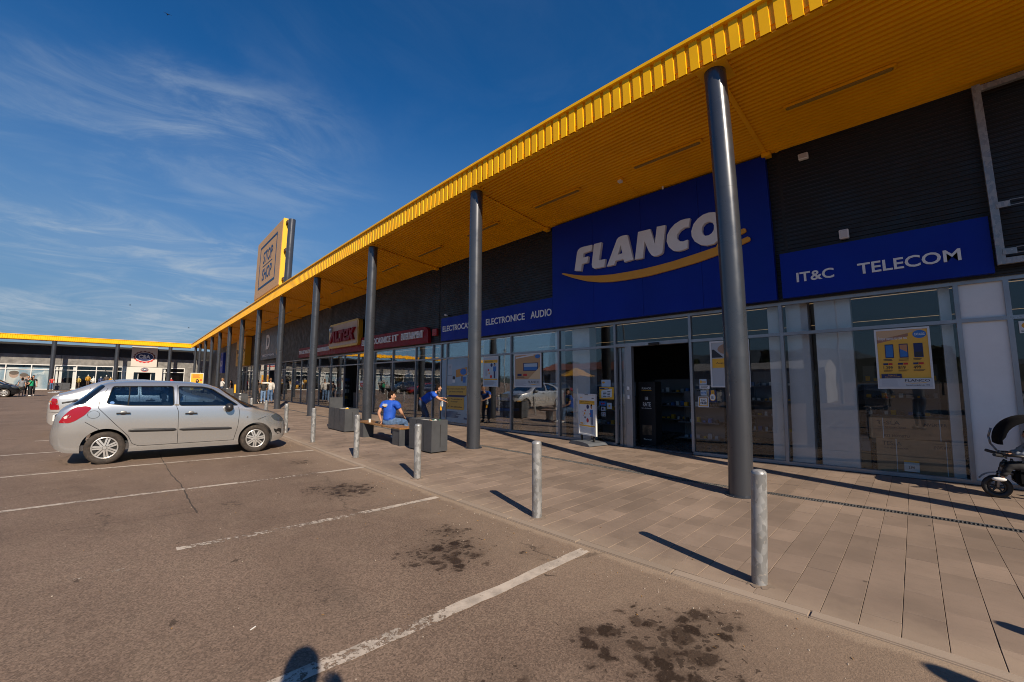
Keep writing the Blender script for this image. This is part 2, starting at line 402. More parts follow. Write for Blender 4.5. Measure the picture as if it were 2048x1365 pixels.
    bn = t.node('ShaderNodeBump'); bn.inputs['Strength'].default_value = .55; bn.inputs['Distance'].default_value = .006
    t.l.new(t.math('ADD', t.noise(pos, 75, 3, .7), t.math('MULTIPLY', agg, .5)), bn.inputs['Height']); t.l.new(bn.outputs[0], bs.inputs['Normal'])
    return m
asph = asphalt_mat()
bm = BM()
xs = [-1500, -60, -10, 0, 3.40]; ys = [-600, -20, 0, 20, 90, 1500]
vv = [[bm.verts.new((x, y, 0)) for y in ys] for x in xs]
for i in range(len(xs)-1):
    for j in range(len(ys)-1): bm.faces.new((vv[i][j], vv[i+1][j], vv[i+1][j+1], vv[i][j+1]))
obj('parking_lot', bm, asph, kind='structure')
obj('ground', flat(lambda a, b, d: Vector((a, b, -.06)), -1500, -600, 1500, 1500, 0), sand_m, kind='structure')

seam_m = mat('bitumen_seam', (.055, .042, .034), .9)
for pts in ([(.43, 11.4), (.47, 9.9), (.51, 8.82), (.59, 7.83), (.60, 6.93), (.63, 6.24), (.63, 6.11)], [(.63, 6.19), (.32, 6.22), (-.09, 6.22), (-.58, 6.24)]):
    bm = BM(); pr = None
    for p_, q_ in zip(pts[:-1], pts[1:]):
        for k in range(9):
            x = p_[0]+(q_[0]-p_[0])*k/8+random.uniform(-.008, .008); y = p_[1]+(q_[1]-p_[1])*k/8; w_ = random.uniform(.004, .012)
            r = [bm.verts.new((x-w_, y-w_*.3, .002)), bm.verts.new((x+w_, y+w_*.3, .002))]
            if pr: bm.faces.new((pr[0], r[0], r[1], pr[1]))
            pr = r
    obj('asphalt_seam', bm, seam_m, kind='structure')
def paint_mat(name, col, wear, seed):
    m = bpy.data.materials.new(name); m.use_nodes = True; t = NT(m.node_tree); bs = t.n['Principled BSDF']
    pos = t.node('ShaderNodeNewGeometry').outputs['Position']
    f = t.noise(t.mapping(pos, (seed, seed*2, 0)), 22, 6, .75); g = t.noise(t.mapping(pos, (seed, 3, 0)), 1.1, 4, .6)
    k = t.math('ADD', f, t.math('MULTIPLY', t.math('SUBTRACT', g, .5), 1.1))
    sxp = t.node('ShaderNodeSeparateXYZ'); t.l.new(pos, sxp.inputs[0])
    if name.endswith('fading'): k = t.math('SUBTRACT', k, t.ss(sxp.outputs[0], .3, 2.2, .16, 0))
    c = t.mix(t.ss(t.noise(pos, 5, 6, .7), .35, .7), (*col, 1), tuple(x*.62 for x in col)+(1,))
    t.l.new(c, bs.inputs['Base Color']); bs.inputs['Roughness'].default_value = .8
    tr = t.node('ShaderNodeBsdfTransparent'); mx = t.node('ShaderNodeMixShader')
    t.l.new(t.ss(k, wear, wear+.10), mx.inputs[0]); t.l.new(tr.outputs[0], mx.inputs[1]); t.l.new(bs.outputs[0], mx.inputs[2])
    t.l.new(mx.outputs[0], t.n['Material Output'].inputs[0]); return m
lines = [(2.42, 3.30, .60, .05, .30), (4.93, 3.30, .35, .048, .47), (4.70, .35, -6, .045, .60), (7.54, 3.40, 1.3, .045, .47), (7.54, 1.3, -2.2, .045, .38), (10.08, 3.28, -2.4, .045, .38), (12.85, .2, -2.4, .045, .42)]
lines += [(12.75+2.55*i, 3.25, -2.0, .045, .40) for i in range(1, 14)]
for i, (y, xa, xb, hw, wear) in enumerate(lines):
    bm = BM(); n = 40; rows = []
    if i == 0:
        xb = -1.5
    for k in range(n+1):
        x = xa+(xb-xa)*k/n; j = random.uniform(-.006, .006); w2 = hw*(1+(.12 if i == 0 else 0))+random.uniform(-.005, .005)
        rows.append((bm.verts.new((x, y+j-w2, .004)), bm.verts.new((x, y+j+w2, .004))))
    for p, q in zip(rows[:-1], rows[1:]): bm.faces.new((p[0], q[0], q[1], p[1]))
    obj('parking_line', bm, paint_mat('white_road_paint'+('_fading' if i == 0 else ''), (.54, .465, .39), wear-(.06 if i else 0), i*1.7), kind='structure')

# pavement: bedding, concrete slabs, kerb stones, slot drain
def slab_mat(name, base, real):
    m = bpy.data.materials.new(name); m.use_nodes = True; t = NT(m.node_tree); bs = t.n['Principled BSDF']
    pos = t.node('ShaderNodeNewGeometry').outputs['Position']
    lo = tuple(x*.80 for x in base)+(1,); hi = tuple(x*1.15 for x in base)+(1,)
    c = t.mix(t.ss(t.noise(pos, .8, 6, .6), .3, .7), lo, hi)
    if real: rnd = t.node('ShaderNodeObjectInfo').outputs['Random']
    else:
        at = t.node('ShaderNodeAttribute'); at.attribute_name = 'tone'; rnd = at.outputs['Fac']
    hs = t.node('ShaderNodeHueSaturation'); t.l.new(c, hs.inputs['Color']); t.l.new(t.math('ADD', .84, t.math('MULTIPLY', rnd, .30)), hs.inputs['Value']); c = hs.outputs[0]
    streak = t.noise(t.mapping(pos, sca=(9, 2, 1)), 3.4, 6, .7)
    c = t.mix(t.math('MULTIPLY', t.ss(streak, .5, .75), .35), c, tuple(x*.62 for x in base)+(1,))
    v = t.node('ShaderNodeTexVoronoi', {'Scale': 2.7}); t.l.new(pos, v.inputs['Vector'])
    rs = t.node('ShaderNodeSeparateColor'); t.l.new(v.outputs['Color'], rs.inputs[0])
    gum = t.math('MULTIPLY', t.ss(v.outputs['Distance'], .035, .055, 1, 0), t.ss(rs.outputs[1], .5, .55))
    c = t.mix(t.math('MULTIPLY', gum, .65), c, (.05, .04, .032, 1))
    sp = t.ss(t.noise(pos, 160, 2, .5), .6, .7); c = t.mix(t.math('MULTIPLY', sp, .22), c, (.07, .055, .045, 1))
    sx = t.node('ShaderNodeSeparateXYZ'); t.l.new(pos, sx.inputs[0])
    e = t.math('ADD', sx.outputs[0], t.math('MULTIPLY', t.math('SUBTRACT', t.noise(pos, 4, 5, .65), .5), .7))
    c = t.mix(t.math('MULTIPLY', t.ss(e, 3.45, 3.9, 1, 0), .5), c, (.36, .28, .21, 1))
    t.l.new(c, bs.inputs['Base Color']); bs.inputs['Roughness'].default_value = .82; bs.inputs['Specular IOR Level'].default_value = .35
    bn = t.node('ShaderNodeBump'); bn.inputs['Strength'].default_value = .35; bn.inputs['Distance'].default_value = .004
    t.l.new(t.noise(pos, 90, 4, .65), bn.inputs['Height']); t.l.new(bn.outputs[0], bs.inputs['Normal'])
    return m
slab_m = slab_mat('concrete_slab', (.245, .185, .145), True); slab_j = slab_mat('concrete_slab_joined', (.245, .185, .145), False)
kerb_m = slab_mat('kerb_concrete', (.31, .255, .21), True)
pave = obj('pavement', box((3.37, -12, -.05), (9.22, 79.9, -.008)), sand_m, kind='structure')
PITCH = .215; NR0, Y0s = 0, -2.03
def slab_mesh(L, W, name):
    bm = BM(); bx(bm, (-L/2+.002, -W/2+.0016, -.035), (L/2-.002, W/2-.0016, 0))
    top = [e for e in bm.edges if all(v.co.z > -.001 for v in e.verts)]
    bmesh.ops.bevel(bm, geom=top, offset=.0018, segments=1, affect='EDGES')
    me = bpy.data.meshes.new(name); bm.to_mesh(me); bm.free(); me.materials.append(slab_m); return me
cache = {}
cells = []
for r in range(0, 172):
    y = Y0s+PITCH*(r+.5); off = random.choice((0, .13, .26, .2, .07))
    for (xa, xb) in ((3.475, 6.66), (6.80, 9.19)):
        x = xa; first = True
        while x < xb-1e-4:
            L = .398 if not first else max(.12, .398-off); first = False
            L = min(L, xb-x)
            if xb-(x+L) < .10: L = xb-x
            cells.append((x+L/2, y, L)); x += L
cells.sort(key=lambda c: (c[0]**2+c[1]**2) if c[1] > -.9 else 1e6)
near = cells[:290]; far = cells[290:]
for (x, y, L) in near:
    k = round(L, 2)
    if k not in cache: cache[k] = slab_mesh(k, PITCH, 'paving_slab')
    o = bpy.data.objects.new('paving_slab', cache[k]); COL.objects.link(o); o.parent = pave
    o.location = (x, y, .012+random.uniform(-.0022, .0022)); o.rotation_euler = (random.uniform(-.004, .004), random.uniform(-.003, .003), random.uniform(-.003, .003))
bm = BM(); tl = bm.faces.layers.float.new('tone')
for (x, y, L) in far:
    z = .012+random.uniform(-.002, .002); a, b, c_, d = x-L/2+.0025, x+L/2-.0025, y-PITCH/2+.0025, y+PITCH/2-.0025; tn = random.random()
    n0 = len(bm.faces); bx(bm, (a, c_, -.03), (b, d, z)); bm.faces.ensure_lookup_table()
    for f in bm.faces[n0:]: f[tl] = tn
obj('paving_slabs', bm, slab_j, pave, kind='stuff')
# beyond the reach of single slabs the paving is one sheet with its joints in the material
def farpave():
    m = bpy.data.materials.new('paving_far'); m.use_nodes = True; t = NT(m.node_tree); bs = t.n['Principled BSDF']
    pos = t.node('ShaderNodeNewGeometry').outputs['Position']
    br = t.node('ShaderNodeTexBrick'); t.l.new(t.mapping(pos), br.inputs['Vector']); br.inputs['Scale'].default_value = 1
    br.inputs['Brick Width'].default_value = .398; br.inputs['Row Height'].default_value = PITCH; br.inputs['Mortar Size'].default_value = .006
    br.inputs['Color1'].default_value = (.22, .165, .13, 1); br.inputs['Color2'].default_value = (.26, .20, .155, 1); br.inputs['Mortar'].default_value = (.15, .115, .09, 1)
    t.l.new(br.outputs[0], bs.inputs['Base Color']); bs.inputs['Roughness'].default_value = .85; return m
obj('paving_sheet', box((3.475, Y0s+PITCH*172+.01, -.03), (9.19, 79.85, .012)), farpave(), pave)
obj('paving_sheet', box((3.475, -11, -.03), (9.19, Y0s-.01, .012)), farpave(), pave)
km = None
for i in range(-3, 76):
    y = .10+.995*i
    if km is None:
        bm = BM(); bx(bm, (-.05, -.4955, -.1), (.05, .4955, 0)); bmesh.ops.bevel(bm, geom=[e for e in bm.edges if all(v.co.z > -.001 for v in e.verts)], offset=.008, segments=2, affect='EDGES')
        km = bpy.data.meshes.new('kerb_stone'); bm.to_mesh(km); bm.free(); km.materials.append(kerb_m)
    o = bpy.data.objects.new('kerb_stone', km); COL.objects.link(o); o.parent = pave; o.location = (3.423, y, .014+random.uniform(-.002, .003)); o.rotation_euler = (0, 0, random.uniform(-.003, .003))
# slot drain
dr = obj('drain_channel', box((6.665, -3, -.06), (6.795, 60, -.006)), black_m, pave)
bm = BM()
for s in (6.668, 6.782): bx(bm, (s, -3, -.006), (s+.010, 60, .013))
y = -2.5
while y < 14: bx(bm, (6.678, y, -.004), (6.782, y+.012, .011)); y += .034
obj('drain_grate', bm, grate_m, pave, kind='stuff')
bm = BM(); bx(bm, (6.679, 14, -.004), (6.781, 60, .009)); obj('drain_cover', bm, grate_m, pave)

# ------------------------------------------------------------------ the long shop building
XW = 9.28      # glass plane
XC = 9.20      # cladding face
shop = thing('shop_building', 'long dark clad retail building with a yellow corrugated canopy and glazed shopfronts', 'building', (9.28, 36, 0))
def P(name, bm, m, **k): # part of the long building; keeps world coordinates
    o = obj(name, bm, m, **k); o.parent = shop; o.matrix_parent_inverse = Matrix.Translation((-9.28, -36, 0)); return o
YA, YB = -10.2, 80.6
seams = [1.72+6.035*i for i in range(-2, 14)]
# cladding panels between seams, horizontal ridges as geometry
def ridged(y0, y1, z0, z1, x, pitch=.083, depth=.016):
    bm = BM(); prof = []; z = z0
    while z < z1-1e-4:
        for dz, dx in ((0, 0), (.36, 0), (.48, depth), (.88, depth)):
            zz_ = z+dz*pitch
            if zz_ < z1: prof.append((x-dx, zz_))
        z += pitch
    prof.append((x, z1)); a = [bm.verts.new((p, y0, q)) for p, q in prof]; b = [bm.verts.new((p, y1, q)) for p, q in prof]
    for i in range(len(prof)-1): bm.faces.new((a[i], a[i+1], b[i+1], b[i]))
    return bm
edges = sorted(set([YA]+[s for s in seams if YA < s < YB]+[YB]))
for i, (a, b) in enumerate(zip(edges[:-1], edges[1:])):
    m = clad_dk if a < 24 else (clad_br if a < 44 else clad_gr)
    P('cladding_panel', ridged(a+.03, b-.03, 3.18, 6.45, XC, .083 if a < 44 else .12), m)
for s in seams: P('cladding_joint', box((XC+.004, s-.035, 3.18), (XC+.05, s+.035, 6.45)), black_m)
P('wall_core', box((XC+.05, YA, 3.2), (XC+.30, YB, 7.0)), black_m)
P('roof', box((XC+.02, YA, 6.98), (24, YB, 7.10)), clad_dk)
P('rear_wall', box((23.8, YA, 0), (24, YB, 6.97)), clad_dk)
for y in (YA, ): P('end_wall', box((XW+.1, y-.3, 0), (23.8, y-.01, 6.97)), clad_dk)
# canopy soffit: corrugated sheets, ridges run along the building
def sof_z(x): return 6.57-.09*(x-6.1)
def soffit(y0, y1):
    bm = BM(); prof = []; x = 6.10; p = .100
    while x < 9.19:
        for dx, dz in ((0, 0), (.50, 0), (.56, .060), (.92, .060)):
            xx = x+dx*p
            if xx < 9.19: prof.append((xx, sof_z(xx)+dz))
        x += p
    prof.append((9.19, sof_z(9.19))); a = [bm.verts.new((q, y0, r)) for q, r in prof]; b = [bm.verts.new((q, y1, r)) for q, r in prof]
    for i in range(len(prof)-1): bm.faces.new((a[i], b[i], b[i+1], a[i+1]))
    return bm
cy = [1.93+6.035*i for i in range(-2, 13)]
for a, b in zip(cy[:-1], cy[1:]):
    P('soffit_sheet', soffit(a+.012, b-.012), soffit_m)
P('soffit_sheet', soffit(cy[-1]+.012, 77.5), soffit_m)
P('canopy_roof', box((6.10, YA, 6.66), (9.19, 77.5, 6.97)), soffit_m)
for y in cy:      # joint strips with their conduit and bracket
    bm = BM(); 
    v = [Vector((6.3, y, sof_z(6.3)-.006)), Vector((9.15, y, sof_z(9.15)-.006))]
    bx(bm, (6.15, y-.03, 0), (9.17, y+.03, .012), mtx=Matrix(((1, 0, 0, 0), (0, 1, 0, 0), (-.09, 0, 1, 6.57+.09*6.1-.016), (0, 0, 0, 1))))
    P('soffit_joint', bm, soffit_m)
    bm = BM(); cyl(bm, (6.5, y-.045, sof_z(6.5)-.03), (9.0, y-.045, sof_z(9.0)-.03), .011, 6); P('conduit', bm, soffit_m)
    P('junction_box', box((9.005, y-.11, sof_z(9.1)-.10), (9.16, y+.05, sof_z(9.1)-.018)), soffit_m)
    P('column_cap_plate', box((6.12, y-.24, sof_z(6.3)-.028), (6.60, y+.24, sof_z(6.3)-.002)), soffit_m)
# fascia: ribbed sheets and cap trim
def fascia(y0, y1, axis='y', X=6.08):
    bm = BM(); prof = []; p = .207; y = y0
    while y < y1-.001:
        for dy, dx in ((0, .055), (.052, .055), (.062, 0), (.197, 0), (.207, .055)):
            if y+dy <= y1: prof.append((y+dy, dx))
        y += p
    prof.append((y1, .055)); zt, zb = 7.07, 6.545
    fn = (lambda s, d, z: (X+d, s, z)) if axis == 'y' else (lambda s, d, z: (s, X+d, z))
    a = [bm.verts.new(fn(s, d, zb)) for s, d in prof]; b = [bm.verts.new(fn(s, d, zt)) for s, d in prof]
    for i in range(len(prof)-1):
        if (Vector(a[i].co)-Vector(a[i+1].co)).length > 1e-5: bm.faces.new((a[i], b[i], b[i+1], a[i+1]))
    return bm
y = YA
while y < 77.3:
    e = min(y+6.21, 77.45); P('fascia_sheet', fascia(y, e), yellow); y = e
y = YA
while y < 77.3:
    e = min(y+3.0, 77.45); P('fascia_cap', box((6.035, y+.002, 7.07), (6.20, e-.002, 7.135), .004), yellow); y = e
P('fascia_foot', box((6.115, YA, 6.535), (6.19, 77.45, 6.56)), soffit_m)
P('fascia_back', box((6.12, YA, 6.57), (6.19, 77.45, 7.07)), soffit_m)

# shop window frames and panes.  (y0, y1, kind)
bays = []
def bayrow(ys, kinds=None):
    for i, (a, b) in enumerate(zip(ys[:-1], ys[1:])): bays.append((a, b, (kinds or {}).get(i, 'g')))
bayrow([-9.4, -7.4, -5.3, -3.2, -1.19, -.64, 1.93, 3.79, 5.76, 7.65, 9.68, 11.8, 13.33, 13.72], {3: 'w', 6: 'd'} | {3: 'w'})
bays = [(a, b, 'w' if abs(a+1.19) < .01 else ('d' if abs(a-3.79) < .01 else 'g')) for a, b, k in bays]
bayrow([13.72, 14.32, 15.67, 17.74, 19.73, 21.71, 23.62, 25.72, 27.85, 30.2, 31.7])
bays = [(a, b, 'd' if abs(a-21.71) < .01 else k) for a, b, k in bays]
bayrow([31.7, 33.9, 36.1, 37.3, 39.3, 41.3, 43.3, 45.4, 47.4])
bays = [(a, b, 'd' if abs(a-39.3) < .01 else k) for a, b, k in bays]
bayrow([47.4, 49.3, 51.3, 53.4, 55.3])
ZT, ZM = 3.15, 2.545
P('window_sill', box((XW-.05, -9.4, 0.013), (XW+.05, 3.79, .075)), alu); P('window_sill', box((XW-.05, 5.76, 0.013), (XW+.05, 55.3, .075)), alu)
P('window_head', box((XW-.05, -9.4, ZT-.03), (XW+.05, 55.3, ZT+.05)), alu)
muls = sorted({round(v, 3) for b in bays for v in b[:2]})
for y in muls: P('mullion', box((XW-.048, y-.03, .075), (XW+.05, y+.03, ZT-.03)), alu)
for a, b, k in bays:
    P('transom', box((XW-.045, a+.03, ZM-.03), (XW+.045, b-.03, ZM+.03)), alu)
    if k == 'w':
        P('infill_panel', box((XW-.01, a+.03, .075), (XW+.02, b-.03, ZM-.03)), white_p); P('infill_panel', box((XW-.01, a+.03, ZM+.03), (XW+.02, b-.03, ZT-.03)), white_p)
        continue
    P('pane', box((XW-.006, a+.03, ZM+.03), (XW+.006, b-.03, ZT-.03)), shopglass)
    if k == 'g': P('pane', box((XW-.006, a+.03, .075), (XW+.006, b-.03, ZM-.03)), shopglass)
# lower storey beyond the shopfronts: ribbed grey panels
bm = BM(); y = 55.35
while y < YB:
    bx(bm, (XC, y, 0.013), (XC+.04, y+.5, 3.18)); y += .53
P('lower_wall', bm, clad_gr, kind='stuff')
# sliding door of the electronics shop: jamb, leaves pushed aside, operator, threshold
P('door_jamb', box((XW-.06, 5.28, .013), (XW+.06, 5.45, ZM-.03)), alu)
P('door_jamb', box((XW+.07, 5.46, .013), (XW+.11, 5.72, ZM-.03)), alu)
P('door_header', box((XW-.07, 3.83, ZM-.032), (XW+.12, 5.72, ZM+.05)), alu)
P('door_sensor', box((XW-.13, 4.52, ZM-.04), (XW-.07, 4.78, ZM+.02), .01), black_m)
P('door_threshold', box((XW-.05, 3.82, .0125), (XW+.12, 5.74, .02)), alu)
P('door_switch', box((XW-.085, 5.34, 1.20), (XW-.06, 5.40, 1.29), .004), white_p)
P('door_switch', box((XW-.085, 5.34, 1.42), (XW-.06, 5.40, 1.51), .004), white_p)
for y in (5.50, 5.62): P('door_leaf_edge', box((XW+.02, y, .03), (XW+.06, y+.035, ZM-.035)), alu)
P('door_leaf', box((XW+.035, 5.50, .03), (XW+.045, 5.70, ZM-.035)), shopglass)

# ------------------------------------------------------------------ interior
tile_m = mat('dark_floor_tile', (.10, .085, .075), .25, 0, .15, 1.5)
wall_in = mat('shop_wall', (.10, .10, .11), .7, 0, .1, .8)
ceil_in = mat('shop_ceiling', (.06, .065, .07), .8)
tube_m = mat('shop_light_tube', (.9, .8, .6), .5, emit=(1, .62, .28), es=.16)
P('shop_floor', box((XW+.06, YA, -.05), (23.7, YB, .011)), tile_m)
P('shop_ceiling', box((XC+.32, YA, 3.55), (23.7, YB, 3.65)), ceil_in)
for y in (14.02, 31.65, 43.6, 55.4): P('party_wall', box((XW+.07, y-.05, .013), (23.7, y+.05, 3.54)), wall_in)
P('back_wall', box((21.0, YA, .013), (21.1, YB, 3.54)), wall_in)
for x in (10.6, 14.8): P('light_track', box((x-.010, -8, 3.30), (x+.010, 13.5, 3.312)), tube_m)
for x in (11.4, 14.2, 17.2): P('light_track', box((x-.015, 14.6, 3.34), (x+.015, 54, 3.36)), tube_m)

# ------------------------------------------------------------------ canopy columns
where = ['beside the shop door with the tax free sticker, nearest the camera', 'left of the big blue sign, second nearest the camera', 'behind the wooden bench, right of the cream sign',
         'left of the cream sign, behind a bollard', 'right of the dark sign with the letter D', 'just left of the dark sign with the letter D', 'between the amber sign and the letter D sign',
         'right after the amber sign', 'left of the amber sign', 'fifth column from the far corner', 'fourth column from the far corner', 'third column from the far corner', 'last one at the corner of the two wings']
bm = BM(); cyl(bm, (0, 0, .012), (0, 0, 6.53), .165, 48)
ch = {}
colmesh = bpy.data.meshes.new('shaft'); bm.to_mesh(colmesh); bm.free(); colmesh.materials.append(colpaint); colmesh.set_sharp_from_angle(angle=rad(40)); 
bm = BM(); cyl(bm, (0, 0, .0125), (0, 0, .026), .215, 32); cyl(bm, (0, 0, .0262), (0, 0, .034), .178, 32)
flg = bpy.data.meshes.new('base_flange'); bm.to_mesh(flg); bm.free(); flg.materials.append(colpaint)
bm = BM(); bx(bm, (-.17, .02, .5), (-.163, .03, 6.4)); 
for i in range(13):
    t = thing('canopy_column', 'tall round anthracite steel column '+where[i], 'column', (6.35, 1.93+6.035*i, 0), random.uniform(-1, 1)*0, 'round columns carrying the yellow canopy')
    a = bpy.data.objects.new('shaft', colmesh); COL.objects.link(a); a.parent = t
    a = bpy.data.objects.new('base_flange', flg); COL.objects.link(a); a.parent = t
    if i < 5:
        b2 = BM(); cyl(b2, (0, 0, 1.95+.3*i), (0, 0, 1.956+.3*i), .1662, 48); cyl(b2, (0, 0, 4.5), (0, 0, 4.506), .1662, 48); obj('weld_band', b2, colpaint, t, smooth=True, ang=40)
bm.free()
t = thing('canopy_column', 'tall round anthracite steel column standing outside the right edge of the picture', 'column', (6.35, -4.105, 0), 0, 'round columns carrying the yellow canopy')
a = bpy.data.objects.new('shaft', colmesh); COL.objects.link(a); a.parent = t

# ------------------------------------------------------------------ bollards
bb = BM(); cyl(bb, (0, 0, 0), (0, 0, .865), .0585, 32)
rg = [(.0585, .865), (.056, .878), (.046, .889), (.028, .895), (.001, .897)]; prev = None
for r, z in rg:
    cur = [bb.verts.new((r*cos(2*pi*k/32), r*sin(2*pi*k/32), z)) for k in range(32)]
    if prev:
        for k in range(32): bb.faces.new((prev[k], prev[(k+1) % 32], cur[(k+1) % 32], cur[k]))
    prev = cur
bm_post = bpy.data.meshes.new('post'); bb.to_mesh(bm_post); bb.free(); bm_post.materials.append(galv_m); bm_post.polygons.foreach_set('use_smooth', [True]*len(bm_post.polygons)); bm_post.set_sharp_from_angle(angle=rad(35))
bb = BM(); n = 26
c0 = bb.verts.new((0, 0, .024)); rr = [bb.verts.new(((.085+random.uniform(-.015, .035))*cos(2*pi*k/n), (.085+random.uniform(-.015, .035))*sin(2*pi*k/n), .0145)) for k in range(n)]
for k in range(n): bb.faces.new((c0, rr[k], rr[(k+1) % n]))
mort = bpy.data.meshes.new('mortar_collar'); bb.to_mesh(mort); bb.free(); mort.materials.append(sand_m)
bl = ['nearest the camera, right of the longest shadow', 'second from the camera, in front of the shop doors', 'in front of the grey litter box at the bench end', 'in front of the left end of the wooden bench',
      'beside the front bumper of the silver hatchback', 'rising behind the bonnet of the silver hatchback', 'seen over the bonnet edge of the silver hatchback', 'seen over the windscreen foot of the silver hatchback', 'farthest one peeping over the windscreen of the silver hatchback',
      'on the far kerb past the parked hatchback', 'on the far kerb past the parked hatchback, one farther', 'on the far kerb near the far planters']
by = [.985, 3.38, 6.08, 8.55, 11.33, 13.9, 16.55, 19.05, 21.6, 24.2, 26.8, 29.3]
def bollard(x, y, lab, rz, tilt=0):
    t = thing('bollard', lab, 'bollard', (x, y, .012), rz, 'galvanised bollards along the kerb')
    t.rotation_euler = (tilt, 0, rz)
    a = bpy.data.objects.new('post', bm_post); COL.objects.link(a); a.parent = t
    a = bpy.data.objects.new('mortar_collar', mort); COL.objects.link(a); a.parent = t; a.location.z = -.012
for i, y in enumerate(by): bollard(3.667, y, 'galvanised steel bollard '+bl[i], i*1.3, rad(random.uniform(-.6, .6)))
bollard(3.70, -1.62, 'galvanised steel bollard just outside the right edge of the picture', 2)
bollard(-10.5, 76.5, 'galvanised steel bollard on the far kerb in front of the printed banner', 0)

# ------------------------------------------------------------------ lamps under the canopy
lampm = mat('lamp_diffuser', (.34, .20, .04), .35)
lm = None
k = 0
names = ['nearest the upper right corner', 'right of the nearest column', 'left of the nearest column', 'between the two nearest columns', 'just behind the second column', 'left of the second column', 'near the third column', 'above the cream sign']
for i in range(16):
    y = .52+3.017*i+ (0.0)
    t = thing('canopy_lamp', 'slim yellowed batten lamp under the canopy, ' + (names[i] if i < len(names) else 'beyond the cream sign'), 'lamp', (7.87, y, sof_z(7.87)), 0, 'batten lamps under the canopy')
    if lm is None:
        b1 = BM(); bx(b1, (-.065, -.78, -.05), (.065, .78, -.004)); bmesh.ops.bevel(b1, geom=b1.edges[:], offset=.012, segments=2, affect='EDGES')
        b2 = BM(); bx(b2, (-.045, -.74, -.075), (.045, .74, -.041)); bmesh.ops.bevel(b2, geom=b2.edges[:], offset=.02, segments=3, affect='EDGES')
        lm = (obj('housing', b1, soffit_m, t), obj('diffuser', b2, lampm, t))
    else:
        for q in lm: c = q.copy(); COL.objects.link(c); c.parent = t

# ------------------------------------------------------------------ signs of the electronics shop
def board(f, a0, b0, a1, b1, d0, d1, m, parent, name='board'): return obj(name, slabbox(f, a0, b0, a1, b1, d0, d1), m, parent)
fb = onX(9.10)
t = thing('shop_sign', 'huge blue sign board with raised FLANCO letters over an amber swoosh', 'sign', (0, 0, 0))
for q_ in range(4): board(fb, 1.93+1.4425*q_+.0025*(q_ > 0), 3.215, 1.93+1.4425*(q_+1)-.0025*(q_ < 3), 6.24, -.09, .05, blue_b, t, 'board_panel')
F = {
'F':[(6.816,4.713),(6.721,5.212),(6.684,5.277),(6.613,5.320),(6.499,5.329),(6.213,5.314),(6.237,5.159),(6.504,5.140),(6.527,5.025),(6.344,5.022),(6.380,4.857),(6.563,4.852),(6.598,4.661)],
'L':[(6.151,5.318),(5.917,5.311),(6.006,4.837),(5.809,4.830),(5.846,4.630),(6.153,4.638),(6.218,4.684),(6.238,4.773)],
'A':[(5.768,4.618),(5.444,5.271),(5.390,5.312),(5.291,5.328),(5.144,5.314),(5.004,4.645),(5.255,4.627),(5.277,4.712),(5.510,4.712),(5.551,4.618)],
'Ah':[(5.341,5.095),(5.301,4.869),(5.436,4.859)],
'N':[(4.955,4.628),(4.842,5.309),(4.520,5.300),(4.414,4.910),(4.344,5.310),(4.129,5.295),(4.232,4.659),(4.273,4.618),(4.386,4.597),(4.470,4.61),(4.514,4.649),(4.577,4.752),(4.680,5.029),(4.746,4.622)],
'C':[(3.536,5.295),(3.579,5.101),(3.683,5.115),(3.783,5.068),(3.858,4.988),(3.869,4.907),(3.811,4.820),(3.729,4.796),(3.673,4.803),(3.616,4.810),(3.633,4.622),(3.740,4.598),(3.865,4.595),(3.975,4.637),(4.070,4.743),(4.117,4.882),(4.099,5.035),(4.020,5.158),(3.900,5.255),(3.756,5.307),(3.631,5.310)],
'O':[(2.994,5.284),(2.892,5.222),(2.843,5.115),(2.841,4.969),(2.877,4.795),(2.954,4.644),(3.052,4.581),(3.210,4.578),(3.349,4.631),(3.462,4.732),(3.521,4.862),(3.524,4.987),(3.465,5.137),(3.365,5.234),(3.243,5.295),(3.113,5.309)],
'Oh':[(3.126,5.106),(3.052,5.066),(3.019,4.990),(3.032,4.887),(3.080,4.826),(3.146,4.796),(3.222,4.802),(3.271,4.854),(3.291,4.941),(3.273,5.031),(3.217,5.090)],
'S':[(7.309,4.722),(7.281,4.739),(7.234,4.733),(6.886,4.619),(6.535,4.528),(6.117,4.450),(5.643,4.392),(5.194,4.372),(4.812,4.365),(4.447,4.373),(4.001,4.397),(3.477,4.457),(3.018,4.514),(2.989,4.580),(2.830,4.666),(2.634,4.727),(2.443,4.783),(2.404,4.768),(2.392,4.723),(2.415,4.691),(2.546,4.648),(2.666,4.607),(2.777,4.562),(2.756,4.512),(2.612,4.530),(2.482,4.562),(2.377,4.591),(2.333,4.564),(2.325,4.521),(2.350,4.487),(2.501,4.447),(2.740,4.387),(2.989,4.330),(3.433,4.257),(3.983,4.206),(4.572,4.166),(4.806,4.166),(5.202,4.171),(5.649,4.196),(6.041,4.255),(6.454,4.359),(6.888,4.524),(7.197,4.663)]}
def raised(loops, m, nm, d0=.052, d1=.14, lip=.012):
    bm = BM(); prism(bm, loops, fb, d0, d1); o = obj(nm, bm, m, t)
for ky in 'FLANCO':
    lp = [F[ky]]+([F[ky+'h']] if ky+'h' in F else []); raised(lp, white_l, 'letter')
raised([F['S']], orange_l, 'swoosh', .052, .10)
t = thing('shop_sign', 'long blue sign board right of the FLANCO sign reading IT&C TELECOM', 'sign')
board(fb, -1.08, 3.225, 1.83, 4.11, -.09, .03, blue_b, t)
letters('IT&C', fb, 1.565, .955, 3.50, 3.685, .03, .045, white_l, t, .018)
letters('TELECOM', fb, .60, -.74, 3.485, 3.68, .03, .045, white_l, t, .016)
t = thing('shop_sign', 'long blue sign board left of the FLANCO sign reading ELECTROCASNICE ELECTRONICE AUDIO', 'sign')
